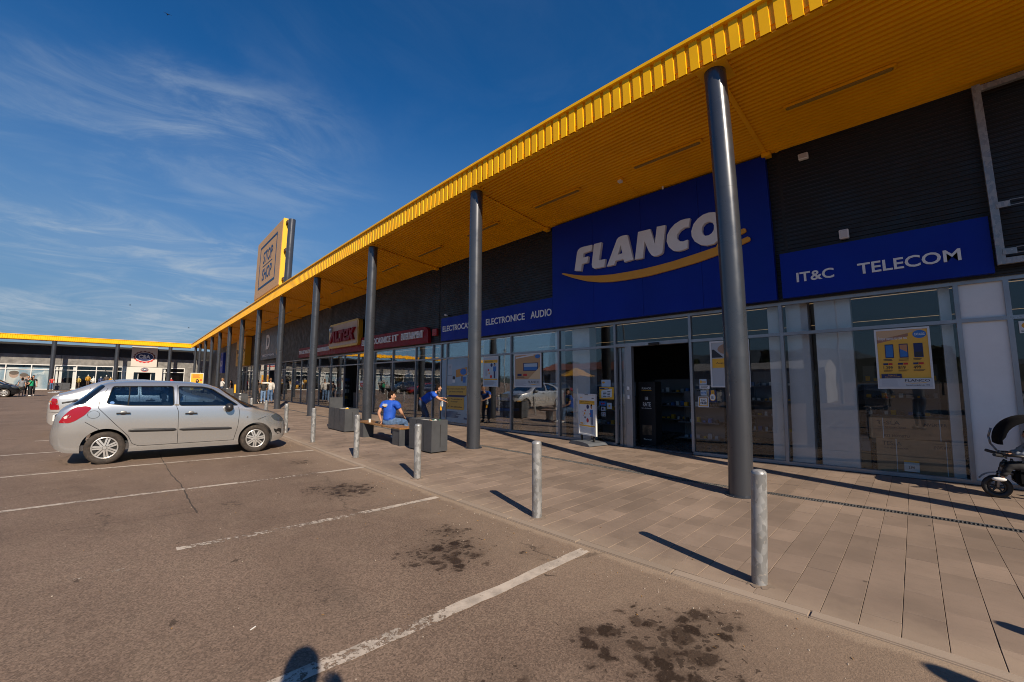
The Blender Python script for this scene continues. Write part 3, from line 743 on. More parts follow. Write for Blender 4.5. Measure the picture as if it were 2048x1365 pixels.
board(fb, 7.72, 3.215, 13.50, 4.11, -.09, .03, blue_b, t)
letters('ELECTROCASNICE', fb, 13.38, 11.02, 3.57, 3.79, .03, .045, white_l, t, .016)
letters('ELECTRONICE', fb, 10.75, 8.86, 3.57, 3.79, .03, .045, white_l, t, .016)
letters('AUDIO', fb, 8.60, 7.75, 3.57, 3.79, .03, .045, white_l, t, .016)

# ------------------------------------------------------------------ the second electronics shop
cream = mat('cream_sign_face', (.58, .40, .27), .45, 0, .06, 2); goldrim = mat('gold_sign_rim2', (.62, .33, .02), .3, .3)
f2 = onX(9.10)
t = thing('shop_sign', 'long maroon sign strip with rounded corners reading ELECTROCASNICE IT ENTERTAINMENT', 'sign')
bm = BM(); prism(bm, [[(14.40, 3.22), (31.8, 3.28), (31.8, 3.95)]+[(14.65, 3.90), (14.48, 3.82), (14.40, 3.66)]], f2, -.09, .06); obj('board', bm, maroon, t)
letters('TELEVIZIUNI', f2, 31.6, 28.1, 3.52, 3.76, .062, .12, white_l, t, .01)
letters('TELECOMUNICATII', f2, 27.8, 25.45, 3.50, 3.76, .062, .12, white_l, t, .01)
letters('ELECTROCASNICE', f2, 20.7, 17.55, 3.46, 3.76, .062, .12, white_l, t, .01)
letters('IT', f2, 17.35, 16.85, 3.46, 3.76, .062, .12, white_l, t, .01)
letters('ENTERTAINMENT', f2, 16.55, 14.75, 3.46, 3.76, .062, .12, white_l, t, .01)
t = thing('shop_sign', 'cream sign box with a gold rim and raised maroon lettering ALTEX', 'sign')
f3 = onX(8.98)
bm = BM(); prism(bm, [rrect(20.95, 3.55, 25.25, 4.98, .22)], f3, -.14, .10); obj('box', bm, goldrim, t)
bm = BM(); prism(bm, [rrect(21.08, 3.66, 25.12, 4.87, .14)], f3, .101, .115); obj('face', bm, cream, t)
altex = {'A': [(24.95, 3.86), (24.38, 4.52), (24.10, 4.52), (23.97, 3.86), (24.22, 3.86), (24.27, 4.30), (24.65, 3.86)],
 'L': [(23.92, 4.52), (23.70, 4.52), (23.66, 4.05), (23.22, 4.05), (23.24, 3.86), (23.90, 3.86)],
 'T': [(23.45, 4.52), (22.62, 4.52), (22.64, 4.34), (22.92, 4.34), (22.90, 3.86), (23.14, 3.86), (23.16, 4.34), (23.44, 4.34)],
 'E': [(22.72, 4.50), (22.05, 4.50), (22.05, 4.12), (22.50, 4.12), (22.50, 4.02), (22.05, 4.02), (22.06, 3.86), (22.72, 3.86)],
 'X': [(22.02, 4.52), (21.78, 4.52), (21.68, 4.33), (21.48, 4.52), (21.22, 4.52), (21.56, 4.20), (21.32, 3.86), (21.58, 3.86), (21.72, 4.06), (21.92, 3.86), (22.12, 3.86), (21.82, 4.20)]}
for ky, pl in altex.items():
    bm = BM(); hol = [[(22.50, 4.24), (22.25, 4.24), (22.25, 4.38), (22.50, 4.38)]] if ky == 'E' else []
    prism(bm, [pl]+hol, f3, .117, .24); obj('letter', bm, maroon, t)
bm = BM(); prism(bm, [[(24.75, 4.86), (24.69, 4.73), (24.58, 4.68), (24.69, 4.63), (24.75, 4.50), (24.81, 4.63), (24.92, 4.68), (24.81, 4.73)]], f3, .117, .25); obj('star', bm, mat('pale_blue_metal', (.5, .62, .75), .3, .5), t)
t = thing('shop_sign', 'tall dark grey sign box with a white letter D above DEICHMANN', 'sign')
f4 = onX(9.05)
board(f4, 37.7, 3.52, 43.5, 6.28, -.14, .12, mat('slate_sign_face', (.075, .105, .13), .4, .1, .08, 1), t, 'box')
bm = BM(); prism(bm, [[(41.45, 5.72), (40.7, 5.72), (40.25, 5.5), (40.1, 5.1), (40.25, 4.68), (40.7, 4.42), (41.45, 4.42)], [(41.1, 5.48), (40.8, 5.46), (40.55, 5.35), (40.46, 5.1), (40.55, 4.85), (40.8, 4.70), (41.1, 4.66)]], f4, .122, .16); obj('letter', bm, white_l, t)
letters('DEICHMANN', f4, 42.7, 38.5, 3.78, 3.99, .122, .15, white_l, t, .01)
t = thing('shop_sign', 'amber sign box with dark lettering TAKKO projecting from the facade', 'sign')
f5 = onX(8.9)
board(f5, 49.3, 3.2, 54.4, 6.22, -.28, .30, mat('amber_sign_face', (.72, .34, .015), .45, 0, .05, 1), t, 'box')
letters('TAKKO', f5, 54.1, 49.6, 4.55, 5.0, .302, .33, dark_ink, t, .02)
letters('FASHION', f5, 53.2, 50.5, 4.0, 4.2, .302, .33, dark_ink, t, .01)
t = thing('shop_sign', 'narrow bright blue sign near the far corner of the long building', 'sign')
board(onX(9.1), 66.2, 2.6, 69.0, 5.4, -.09, .2, mat('bright_blue_board', (.01, .05, .42), .45), t, 'box')
letters('NKD', onX(9.1), 68.6, 66.6, 3.5, 4.3, .202, .22, white_l, t, .01)
t = thing('wall_banner', 'tall brown printed banner hanging on the grey wall near the far corner', 'banner')
board(onX(9.16), 62.5, 2.4, 65.4, 5.3, -.02, .03, mat('brown_print', (.16, .09, .05), .6, 0, .7, 1.1), t, 'cloth')

# ------------------------------------------------------------------ fittings on the wall
def lampbox(y, z, lab, x=9.2, s=(.17, .12), name='wall_lamp', tiltm=None):
    t = thing(name, lab, 'wall lamp', (x, y, z))
    obj('housing', box((-.11, -s[0]/2, -s[1]/2), (-.02, s[0]/2, s[1]/2), .012), white_p, t); obj('lens', box((-.118, -s[0]/2+.02, -s[1]/2+.015), (-.1105, s[0]/2-.02, s[1]/2-.015)), mat('frosted_lens', (.55, .50, .47), .3), t)
    obj('bracket', box((-.019, -.03, -.03), (0, .03, .03)), black_m, t)
lampbox(1.26, 6.0, 'pale rectangular wall lamp just below the canopy on the black cladding')
lampbox(.75, 4.28, 'small square wall lamp standing on top of the IT&C sign board', s=(.15, .17))
t = thing('security_camera', 'small white security camera on top of the left end of the blue sign board', 'camera', (9.2, 13.25, 4.22))
bm = BM(); cyl(bm, (0, 0, 0), (-.10, 0, 0), .02, 10); obj('arm', bm, white_p, t); bm = BM(); cyl(bm, (-.10, .04, .03), (-.17, -.10, -.01), .038, 14); obj('body', bm, white_p, t, smooth=True, ang=40)
t = thing('alarm_box', 'small red alarm box on the wall between the maroon strip and the blue board', 'alarm box', (9.2, 14.03, 3.62))
obj('case', box((-.11, -.16, -.14), (-.004, .16, .14), .01), mat('red_plastic', (.35, .01, .012), .4), t); obj('lens', box((-.118, -.07, -.09), (-.1105, .03, -.03)), red_pr, t)
for yy, zz_, lb in ((25.3, 4.9, 'small wall lamp left of the cream sign'), (46.6, 3.7, 'small wall lamp between the amber sign and the letter D sign')): lampbox(yy, zz_, lb)
t = thing('smoke_detector', 'small yellowed twin sensor box under the canopy between the nearest columns', 'sensor', (8.12, 4.79, sof_z(8.12)))
bm = BM(); cyl(bm, (0, 0, -.055), (0, 0, -.003), .065, 18); obj('base', bm, soffit_m, t, smooth=True, ang=40); bm = BM(); bx(bm, (-.05, -.045, -.10), (.04, .045, -.056)); obj('head', bm, white_p, t)
bm = BM(); tube(bm, [(.07, 0, -.012), (.98, 0, -.10)], .008, 6); obj('conduit', bm, soffit_m, t)
t = thing('downlight', 'small white peg lamp on the top edge of the FLANCO sign', 'lamp', (9.02, 4.17, 6.26)); bm = BM(); cyl(bm, (0, 0, -.03), (0, 0, .04), .022, 12); obj('peg', bm, white_p, t)
# galvanised frame of the next shop's sign
t = thing('sign_frame', 'empty galvanised steel sign frame with brackets at the right edge', 'frame', (9.0, -1.15, 0))
bm = BM(); bx(bm, (-.02, -.045, 3.32), (.05, .045, 6.22)); obj('upright', bm, galv_m, t)
bm = BM(); bx(bm, (-.021, -4.0, 3.32), (.049, -.046, 3.41)); obj('rail', bm, galv_m, t)
bm = BM(); bx(bm, (-.02, -4.0, 6.1), (.048, -.046, 6.19)); obj('rail', bm, galv_m, t)
for z in (4.22, 3.50):
    bm = BM(); bx(bm, (-.035, -.16, z-.045), (-.022, -.02, z+.045)); obj('bracket', bm, galv_m, t)
    bm = BM(); tube(bm, [(-.03, -.16, z-.035), (-.03, -.32, z-.03), (-.03, -.32, z+.045), (-.03, -.16, z+.05)], .006, 6); obj('hook', bm, galv_m, t)
bm = BM()
for i in range(9): ring(bm, (-.035, -.30-.012*(i % 2), 4.15-.05*i), (1, 0, 0) if i % 2 else (0, 1, 0), .02, .004, 10, 4)
obj('chain', bm, galv_m, t)

# ------------------------------------------------------------------ roof sign
t = thing('roof_sign', 'square amber roof sign reading STOP SHOP on a grey round mast above the canopy', 'sign')
fs = onX(6.62)
obj('box', slabbox(fs, 28.45, 7.72, 35.75, 12.22, -.30, .0), mat('sign_box_side', (.80, .50, .04), .4), t)
obj('face', slabbox(fs, 28.5, 7.77, 35.7, 12.17, .002, .02), mat('sign_box_face', (.62, .34, .10), .4), t)
nb = mat('deep_blue_print', (.012, .05, .14), .5)
bm = BM(); prism(bm, [[(29.7, 8.35), (34.6, 8.35), (34.6, 11.65), (29.7, 11.65)], [(29.86, 8.51), (34.44, 8.51), (34.44, 11.49), (29.86, 11.49)]], fs, .022, .03); obj('border', bm, nb, t)
letters('STOP', fs, 33.5, 30.7, 10.15, 11.05, .022, .03, nb, t, .02)
obj('rule', slabbox(fs, 30.7, 9.92, 33.5, 9.98, .022, .03), nb, t)
letters('SHOP', fs, 33.5, 30.7, 8.85, 9.75, .022, .03, nb, t, .02)
bm = BM(); cyl(bm, (6.95, 27.75, 6.9), (6.95, 27.75, 11.95), .22, 24); obj('mast', bm, colpaint, t, smooth=True, ang=40)
bm = BM(); cyl(bm, (7.2, 33.9, 6.9), (7.2, 33.9, 7.9), .2, 20); obj('mast', bm, colpaint, t, smooth=True, ang=40)
for z in (8.1, 10.0, 11.9): obj('bracket', box((6.75, 28.0, z-.09), (6.95, 28.44, z+.09)), mat('rusty_bracket', (.10, .06, .045), .7, .3), t)

# ------------------------------------------------------------------ litter boxes / planters, bench, cup
def litter(x, y, w, l, h, lab, group, trash, tall=False):
    t = thing('litter_box', lab, 'litter box', (x, y, .012), 0, group)
    bm = BM(); th = .02
    bx(bm, (0, 0, .03), (w, th, h)); bx(bm, (0, l-th, .03), (w, l, h)); bx(bm, (0, th+.0005, .03), (th, l-th-.0005, h)); bx(bm, (w-th, th+.0005, .03), (w, l-th-.0005, h)); bx(bm, (th+.001, th+.001, .04), (w-th-.001, l-th-.001, .06))
    obj('body', bm, darkgrey, t)
    bm = BM(); bx(bm, (.05, .05, 0), (w-.05, l-.05, .03)); obj('plinth', bm, black_m, t)
    for q_ in (.33, .66): obj('panel_joint', box((-.004, l*q_, .05), (-.001, l*q_+.005, h-.02)), black_m, t)
    bm = BM(); bx(bm, (w*.52, -.004, .12), (w*.55, -.001, h-.10)); obj('slot', bm, black_m, t)
    bm = BM(); bx(bm, (th+.01, th+.01, h-.05), (w-th-.01, l-th-.01, h-.045)); obj('liner', bm, mat('pale_liner', (.45, .44, .42), .7, 0, .2, 20), t)
    for cols_ in trash:
        m, px_, py_, s = cols_; b = BM(); bmesh.ops.create_icosphere(b, subdivisions=2, radius=s)
        for v in b.verts: v.co += Vector((random.uniform(-1, 1), random.uniform(-1, 1), random.uniform(-1, 1)))*s*.28; v.co.z *= .6
        for v in b.verts: v.co += Vector((px_, py_, h-.02))
        obj('litter', b, m, t)
    return t
green_p = mat('green_pack', (.02, .35, .12), .4)
litter(5.11, 7.90, .43, .98, .73, 'anthracite open litter box at the right end of the bench, crisp packets on top', 'anthracite litter boxes beside the bench', [(green_p, .25, .25, .035), (paper, .22, .18, .04), (green_p, .30, .14, .03), (mat('brown_pack', (.4, .25, .12), .5), .16, .30, .03)])
t = litter(5.13, 12.90, .45, 1.35, .73, 'anthracite open litter box left of the bench with a yellow packet on top', 'anthracite litter boxes beside the bench', [(amber_pr, .25, .45, .05), (amber_pr, .2, .38, .04), (paper, .3, .6, .05)])
obj('back_panel', box((.0, 1.36, .03), (.45, 1.42, 1.05)), darkgrey, t)
for i, (x, y, h) in enumerate(((5.2, 30.8, .73), (5.2, 36.3, .98))): litter(x, y, .5, 2.2, h, ('anthracite litter box among the far columns, the nearer and lower of two', 'anthracite litter box among the far columns, the farther and taller of two')[i], 'far anthracite litter boxes', [(paper, .25, 1.2, .06)])
litter(-9.0, 77.7, 1.6, .6, .95, 'anthracite box beside a column of the far wing', 'far anthracite litter boxes', [])
t = thing('bench', 'varnished wooden bench slab on two anthracite steel blocks', 'bench', (5.11, 9.35, .012))
n = 7
for i in range(n): obj('seat_slat', box((.004+i*.058, -.02 if i else .0, .405), (.058+i*.058, 2.55, .445), .004), wood, t)
bm = BM(); prism(bm, [[(0.0, .0), (.31, .0), (.31, .10), (.41, .10), (.41, .404), (0, .404)]], lambda a, b, d: Vector((a, d, b)), 0.0, .02); 
bx(bm, (.0, .021, .384), (.41, .40, .404)); bx(bm, (.02, .021, 0), (.04, .40, .383)); bx(bm, (.29, .021, 0), (.31, .40, .383)); obj('leg', bm, darkgrey, t)
bm = BM(); bx(bm, (.0, 2.12, 0), (.02, 2.5, .404)); bx(bm, (.0205, 2.12, .384), (.41, 2.5, .404)); bx(bm, (.0205, 2.10, 0), (.31, 2.119, .38)); obj('leg', bm, darkgrey, t)
t = thing('paper_cup', 'small white paper cup left standing on the left end of the bench', 'cup', (5.2, 11.25, .4575)); bm = BM(); cyl(bm, (0, 0, 0), (0, 0, .085), .028, 16, .036); obj('cup', bm, paper, t); bm = BM(); cyl(bm, (0, 0, .0851), (0, 0, .093), .038, 16); obj('lid', bm, paper, t)

# ------------------------------------------------------------------ poster helpers
def poster(name, lab, cat, plane, a0, a1, b0, b1, d, items, frame=None, fw_=.022, back=paper, group=None, title='sheet'):
    """a0 = reading-left edge"""
    t = thing(name, lab, cat, (0, 0, 0), 0, group); w = a1-a0; h = b1-b0
    U = lambda u: a0+u*w
    V = lambda v: b0+v*h
    lo, hi = min(a0, a1), max(a0, a1)
    obj(title, slabbox(plane, lo, b0, hi, b1, d, d+.004), back, t)
    if frame:
        bm = BM(); prism(bm, [[(lo, b0), (hi, b0), (hi, b1), (lo, b1)], [(lo+fw_, b0+fw_), (hi-fw_, b0+fw_), (hi-fw_, b1-fw_), (lo+fw_, b1-fw_)]], plane, d+.0045, d+.018); obj('frame', bm, frame, t)
    for k, it in enumerate(items):
        dd = d+.0045+.0006*k
        if it[0] == 'r':
            _, u0, v0, u1, v1, m = it; obj('print', flat(plane, U(u0), V(v0), U(u1), V(v1), dd), m, t)
        elif it[0] == 'p':
            _, pts, m = it; bm = BM(); bm.faces.new([bm.verts.new(plane(U(u), V(v), dd)) for u, v in pts]); obj('print', bm, m, t)
        elif it[0] == 'e':
            _, cx, cy_, rx, ry, m = it; bm = BM(); bm.faces.new([bm.verts.new(plane(U(x), V(y), dd)) for x, y in ell(cx, cy_, rx, ry, 20)]); obj('print', bm, m, t)
        elif it[0] == 't':
            _, s, u0, v0, u1, v1, m = it[:7]; obj('lettering', fit_text(s, plane, U(u0), U(u1), V(v0), V(v1), dd, dd, it[7] if len(it) > 7 else .01), m, t)
        elif it[0] == 'l':    # rows of fine print
            _, u0, v0, u1, v1, n_, m = it; bm = BM()
            for q in range(n_):
                v_ = v0+(v1-v0)*(q+.2)/n_; v2 = v0+(v1-v0)*(q+.62)/n_; ue = u0+(u1-u0)*random.uniform(.7, 1)
                bm.faces.new([bm.verts.new(plane(U(a), V(b), dd)) for a, b in ((u0, v_), (ue, v_), (ue, v2), (u0, v2))])
            obj('fine_print', bm, m, t)
    return t
gp = onX(9.262)
FL = [('t', 'FLANCO', .50, .115, .93, .155, dark_ink, .012), ('p', [(.47, .105), (.62, .085), (.80, .09), (.96, .112), (.80, .10), (.62, .095)], amber_pr)]
poster('window_poster', 'amber framed poster of three phones with prices in the rightmost shop window', 'poster', gp, .46, -.28, 1.475, 2.50, 0, [
    ('p', [(0.03, .82), (.97, .97), (.97, .98), (.03, .98)], mat('pale_amber_print', (.62, .40, .22), .5)),
    ('p', [(.03, .76), (.62, .86), (.62, .91), (.03, .82)], mat('brown_band', (.35, .17, .10), .5)), ('t', 'Începe toamna cu ceva nou', .07, .80, .60, .88, paper, .01),
    ('e', .82, .885, .12, .065, blue_pr), ('t', 'CATALOG', .73, .865, .91, .905, paper, .02),
    ('r', .18, .51, .34, .74, navy_ink), ('r', .195, .525, .325, .725, blue_pr), ('r', .44, .51, .60, .74, navy_ink), ('r', .455, .525, .585, .66, blue_pr), ('p', [(.455, .66), (.585, .60), (.585, .725), (.455, .725)], mat('sunset_print', (.5, .22, .10), .5)),
    ('r', .70, .51, .86, .74, navy_ink), ('r', .715, .525, .845, .60, dark_ink), ('l', .14, .46, .32, .50, 2, dark_ink), ('l', .42, .46, .60, .50, 2, dark_ink), ('l', .68, .46, .84, .50, 2, dark_ink),
    ('r', .13, .395, .22, .425, navy_ink), ('r', .23, .395, .30, .425, red_pr), ('r', .40, .395, .49, .425, navy_ink), ('r', .50, .395, .58, .425, red_pr), ('r', .67, .395, .76, .425, navy_ink), ('r', .77, .395, .85, .425, red_pr),
    ('t', '1.299', .13, .325, .30, .375, dark_ink, .01), ('t', '819', .40, .325, .53, .375, dark_ink, .01), ('t', '499', .67, .325, .80, .375, dark_ink, .01), ('l', .13, .285, .32, .315, 2, dark_ink), ('l', .40, .285, .60, .315, 2, dark_ink), ('l', .67, .285, .88, .315, 2, dark_ink),
    ('r', .08, .175, .45, .245, navy_ink), ('t', 'Asigura-ti', .20, .215, .36, .235, amber_pr), ('t', 'dispozitivul mobil', .14, .185, .42, .205, amber_pr),
    ('r', .025, .02, .975, .172, mat('poster_grey', (.50, .52, .54), .5)), ('l', .08, .04, .42, .155, 7, grey_pr)]+FL+[('t', 'Brandul românilor din 1994', .52, .05, .92, .07, dark_ink)], alu_w, .03, mat('amber_paper', (.78, .42, .05), .5))
poster('window_poster', 'framed amber television poster in the window left of the glass door', 'poster', gp, 9.52, 8.33, 1.45, 2.51, 0, [
    ('p', [(.05, .86), (.72, .93), (.72, .97), (.05, .90)], paper), ('e', .86, .90, .09, .06, blue_pr), ('r', .34, .48, .88, .72, navy_ink), ('p', [(.37, .60), (.85, .60), (.85, .70), (.37, .70)], sky_pr), ('r', .37, .50, .85, .60, blue_pr),
    ('r', .12, .33, .28, .40, navy_ink), ('r', .34, .33, .48, .40, red_pr), ('l', .10, .28, .45, .32, 2, dark_ink), ('p', [(.52, .24), (.97, .24), (.97, .62)], mat('light_amber', (.75, .52, .28), .5)),
    ('r', .03, .02, .97, .235, mat('poster_grey', (.50, .52, .54), .5)), ('l', .06, .04, .46, .20, 6, grey_pr)]+[('t', 'FLANCO', .52, .12, .92, .19, dark_ink, .012), ('p', [(.50, .10), (.72, .07), (.95, .11), (.72, .09)], amber_pr)], alu_w, .045, mat('dull_amber_paper', (.52, .30, .14), .5))
poster('window_poster', 'framed pale health notice with a blue figure, left of the television poster', 'poster', gp, 11.1, 10.3, 1.45, 2.50, 0, [
    ('r', .05, .78, .95, .88, amber_pr), ('l', .10, .80, .80, .86, 2, dark_ink), ('e', .55, .71, .07, .06, navy_ink), ('e', .75, .73, .055, .04, hair_dk), ('e', .75, .70, .045, .035, skin_m), ('p', [(.66, .50), (.84, .50), (.84, .66), (.66, .66)], blue_pr), ('r', .70, .28, .80, .50, navy_ink),
    ('e', .52, .33, .07, .055, red_pr), ('e', .35, .55, .05, .035, red_pr), ('e', .40, .44, .045, .035, amber_pr), ('l', .15, .35, .3, .6, 7, grey_pr), ('r', .05, .22, .95, .26, amber_pr), ('l', .08, .05, .9, .19, 6, grey_pr)], alu_w, .035, mat('poster_blue_white', (.48, .56, .62), .5))
poster('window_sticker_sheet', 'large pale blue window sheet with kitchen appliances and two amber boxes, behind the second column', 'poster', gp, 13.66, 11.86, .10, 2.50, 0, [
    ('r', .22, .60, .38, .92, mat('steel_print', (.42, .46, .50), .5)), ('r', .29, .85, .31, .89, dark_ink), ('r', .22, .735, .38, .74, dark_ink),
    ('p', [(.52, .70), (.90, .74), (.90, .86), (.52, .82)], mat('beach_print', (.55, .25, .05), .5)), ('e', .78, .79, .11, .05, blue_pr), ('e', .45, .69, .045, .035, dark_ink), ('r', .40, .62, .50, .67, paper), ('r', .70, .64, .76, .72, mat('brown_print2', (.22, .15, .12), .5)), ('r', .77, .62, .86, .71, blue_pr),
    ('r', .16, .42, .90, .57, mat('box_amber', (.60, .36, .07), .5)), ('t', 'Alege si alatura-te BLACK FRIDAY', .20, .505, .86, .535, dark_ink, .01), ('t', 'pe oferta OFFLINE', .30, .46, .78, .49, dark_ink, .02),
    ('p', [(.22, .395), (.82, .395), (.90, .425), (.30, .425)], navy_ink), ('r', .20, .20, .82, .39, mat('box_amber', (.60, .36, .07), .5)), ('t', 'Pre-aprobare in', .36, .345, .76, .37, dark_ink, .02), ('t', '10 minute*', .36, .31, .60, .335, dark_ink, .02), ('t', 'fara adeverinta', .36, .23, .76, .255, dark_ink, .02),
    ('p', [(.25, .345), (.28, .325), (.33, .375), (.28, .345)], dark_ink), ('p', [(.25, .245), (.28, .225), (.33, .275), (.28, .245)], dark_ink), ('l', .05, .07, .75, .17, 6, navy_ink), ('t', 'flanco', .82, .06, .97, .09, navy_ink, .02)], None, .02, mat('pale_blue_sheet', (.30, .40, .47), .45, 0, .1, 1.2))
poster('window_poster', 'framed poster with an amber price block, half hidden by the nearest column', 'poster', gp, 3.36, 2.55, 1.50, 2.50, 0, [
    ('r', .05, .42, .98, .62, amber_pr), ('t', 'August', .15, .50, .45, .54, dark_ink), ('p', [(.05, .64), (.35, .64), (.10, .82), (.05, .82)], dark_ink), ('e', .5, .82, .3, .12, mat('tan_print', (.35, .22, .14), .5)), ('r', .5, .2, .95, .40, sky_pr), ('t', 'FLANCO', .5, .08, .95, .14, dark_ink, .02)], alu_w, .035, mat('poster_grey2', (.42, .44, .46), .5))
def sticker(lab, a0, a1, b0, b1, items, back=paper): return poster('window_sticker', lab, 'sticker', gp, a0, a1, b0, b1, .0, items, None, .0, back)
sticker('white square sticker reading TAX FREE right of the shop door', 3.66, 3.43, 1.065, 1.295, [('r', .06, .08, .94, .94, navy_ink), ('r', .10, .12, .90, .90, amber_pr), ('r', .16, .18, .86, .84, paper), ('t', 'TAX', .26, .53, .74, .73, dark_ink, .04), ('t', 'FREE', .22, .27, .82, .47, dark_ink, .04)])
sticker('dark blue sticker with a white round seal right of the TAX FREE sticker', 3.42, 3.26, 1.18, 1.44, [('r', .28, .62, .74, .97, amber_pr), ('t', '62', .38, .72, .64, .88, dark_ink, .03), ('e', .5, .40, .40, .32, amber_pr), ('e', .5, .40, .34, .27, paper), ('l', .28, .26, .72, .54, 3, navy_ink)], navy_ink)
sticker('small round badge sticker above the TAX FREE sticker', 3.60, 3.47, 1.32, 1.43, [('r', .1, .38, .9, .62, blue_pr), ('t', 'Visa', .3, .42, .7, .58, paper, .02)], sky_pr)
sticker('narrow white notice sticker above the round badge sticker', 3.62, 3.40, 1.47, 1.54, [('l', .1, .2, .9, .8, 2, dark_ink), ('r', -.08, .0, .0, 1, navy_ink)])
sticker('pale card sticker with an amber stamp, topmost right of the door', 3.62, 3.46, 1.56, 1.68, [('e', .22, .5, .13, .32, amber_pr), ('l', .4, .3, .9, .7, 2, orange_l)], sky_pr)
sticker('amber opening hours sheet on the glass left of the shop door', 6.27, 5.83, 1.17, 1.49, [('r', .02, .80, .65, .93, navy_ink), ('t', 'ORAR', .36, .83, .60, .90, paper, .03), ('p', [(.14, .10), (.86, .18), (.88, .86), (.14, .70)], paper), ('l', .26, .18, .50, .65, 4, dark_ink), ('l', .56, .2, .78, .7, 4, dark_ink)], amber_pr)
sticker('small blue wavy sticker below the opening hours sheet', 6.28, 6.06, 1.00, 1.11, [('e', .35, .5, .12, .2, red_pr), ('e', .65, .5, .12, .2, red_pr)], blue_pr)
sticker('small white and blue sticker, second below the opening hours sheet', 6.23, 6.09, .86, .97, [('e', .4, .5, .2, .25, navy_ink)], sky_pr)
sticker('small white sticker with four dots, lowest on the glass left of the door', 6.22, 6.09, .72, .83, [('e', .3, .3, .1, .1, dark_ink), ('e', .7, .3, .1, .1, dark_ink), ('e', .3, .7, .1, .1, dark_ink), ('e', .7, .7, .1, .1, red_pr)], sky_pr)
sticker('small pale sticker right of the blue wavy sticker', 6.04, 5.90, .92, 1.08, [('e', .5, .5, .2, .15, amber_pr)], sky_pr)
sticker('small framed card above the opening hours sheet', 6.20, 5.92, 1.50, 1.68, [('e', .22, .6, .15, .15, orange_l)], sky_pr)
sticker('red and white notice on the glass right of the second shop doorway', 21.35, 20.75, 1.35, 1.66, [('r', 0, 0, 1, .65, red_pr), ('t', 'TRAGE', .15, .2, .85, .45, paper, .02)])
sticker('small white sign with an orange roundel high on the rightmost pane', -1.27, -1.45, 2.30, 2.48, [('e', .5, .62, .36, .28, orange_l), ('l', .1, .1, .9, .3, 2, dark_ink)])
for i, (a0, a1, b0, b1) in enumerate(((19.3, 18.5, 1.4, 2.2), (17.2, 16.4, 1.35, 2.25), (15.4, 14.7, 1.3, 2.2))):
    poster('window_poster', ('leftmost', 'middle', 'rightmost')[i]+' of three grey price posters in the window behind the seated man', 'poster', gp, a0, a1, b0, b1, -.3, [('r', .1, .55, .9, .85, sky_pr), ('l', .1, .1, .9, .45, 5, dark_ink)]+([('r', .9, 0, 1, 1, red_pr)] if i == 2 else []), None, .02, mat('poster_taupe', (.25, .22, .20), .5))
poster('window_poster', 'red and yellow sale strip hung high behind the second column', 'poster', gp, 11.75, 11.15, 1.7, 3.12, -.05, [('r', .05, .86, .95, .99, paper), ('r', .25, .90, .6, .97, red_pr), ('t', 'PRET', .1, .70, .9, .80, dark_ink, .03), ('t', 'TARE', .1, .58, .9, .68, dark_ink, .03)], None, .0, amber_pr)

# ------------------------------------------------------------------ inside the windows
for i, (a, b) in enumerate(((2.02, 2.22), (1.5, 1.88), (.80, 1.38))):
    t = thing('white_partition', ('narrow', 'middle', 'widest')[i]+' of the three white floor to ceiling panels behind the rightmost windows', 'partition', (9.5, (a+b)/2, .012), 0, 'white panels behind the shop window')
    obj('panel', box((-.04, a-(a+b)/2, 0), (.30, b-(a+b)/2, 3.17), .003), white_p, t); obj('edge_trim', box((-.045, a-(a+b)/2-.008, 0), (-.01, a-(a+b)/2-.001, 3.17)), alu_w, t)
t = thing('white_partition', 'white panel behind the glass left of the poster stand', 'partition', (9.55, 7.05, .012), 0, 'white panels behind the shop window'); obj('panel', box((-.03, -.30, 0), (.3, .30, 3.17)), white_p, t)
t = thing('white_partition', 'white panel just left of the frame beside the television poster', 'partition', (9.5, 7.86, .012), 0, 'white panels behind the shop window'); obj('panel', box((-.03, -.10, 0), (.2, .10, 3.17)), white_p, t)
t = thing('white_partition', 'white panel at the right end of the rightmost window', 'partition', (9.5, -.50, .012), 0, 'white panels behind the shop window'); obj('panel', box((-.03, -.08, 0), (.2, .06, 3.17)), white_p, t)
def carton(lab, x, y, w, l, h, z, m=cardboard, texts=(), group=None, straps=()):
    t = thing('carton', lab, 'carton', (x, y, z), 0, group)
    obj('box', box((0, 0, 0), (w, l, h), .004), m, t)
    f = lambda a, b, d: Vector((-d, a, b))
    for s, u0, u1, v0, v1 in texts: obj('lettering', fit_text(s, f, l*u0, l*u1, h*v0, h*v1, .002, .002, .01), dark_ink, t)
    for u in straps: obj('strap', box((-.004, l*u, 0), (-.001, l*u+.012, h)), paper, t)
    return t
carton('upper long brown appliance carton lettered TESLA INVERTER in the rightmost window', 9.62, -.52, .4, 1.17, .36, .595, texts=[('TESLA', .90, .62, .68, .86), ('INVERTER', .36, .10, .66, .80), ('R32 18000BTU', .82, .52, .08, .20), ('SPLIT AIR CONDITIONER', .88, .55, .52, .58)], group='appliance cartons in the window', straps=(.82, .17))
carton('lower long brown appliance carton lettered TESLA INVERTER, under the other one', 9.64, -.56, .4, 1.12, .58, .012, texts=[('TESLA', .92, .68, .80, .92), ('INVERTER', .30, .08, .76, .86), ('SPLIT AIR CONDITIONER', .90, .60, .70, .74)], group='appliance cartons in the window', straps=(.74, .16))
carton('small pale carton marked 50 in the rightmost window', 9.9, .68, .3, .36, .09, .50, mat('pale_carton', (.35, .33, .32), .8), [('50', .9, .6, .2, .8)])
carton('pale carton under the one marked 50', 9.88, .66, .3, .42, .19, .31, mat('pale_carton', (.35, .33, .32), .8), [('LY700S', .9, .3, .3, .6)])
carton('brown carton at the bottom behind the pale cartons', 9.88, .66, .3, .44, .29, .012)
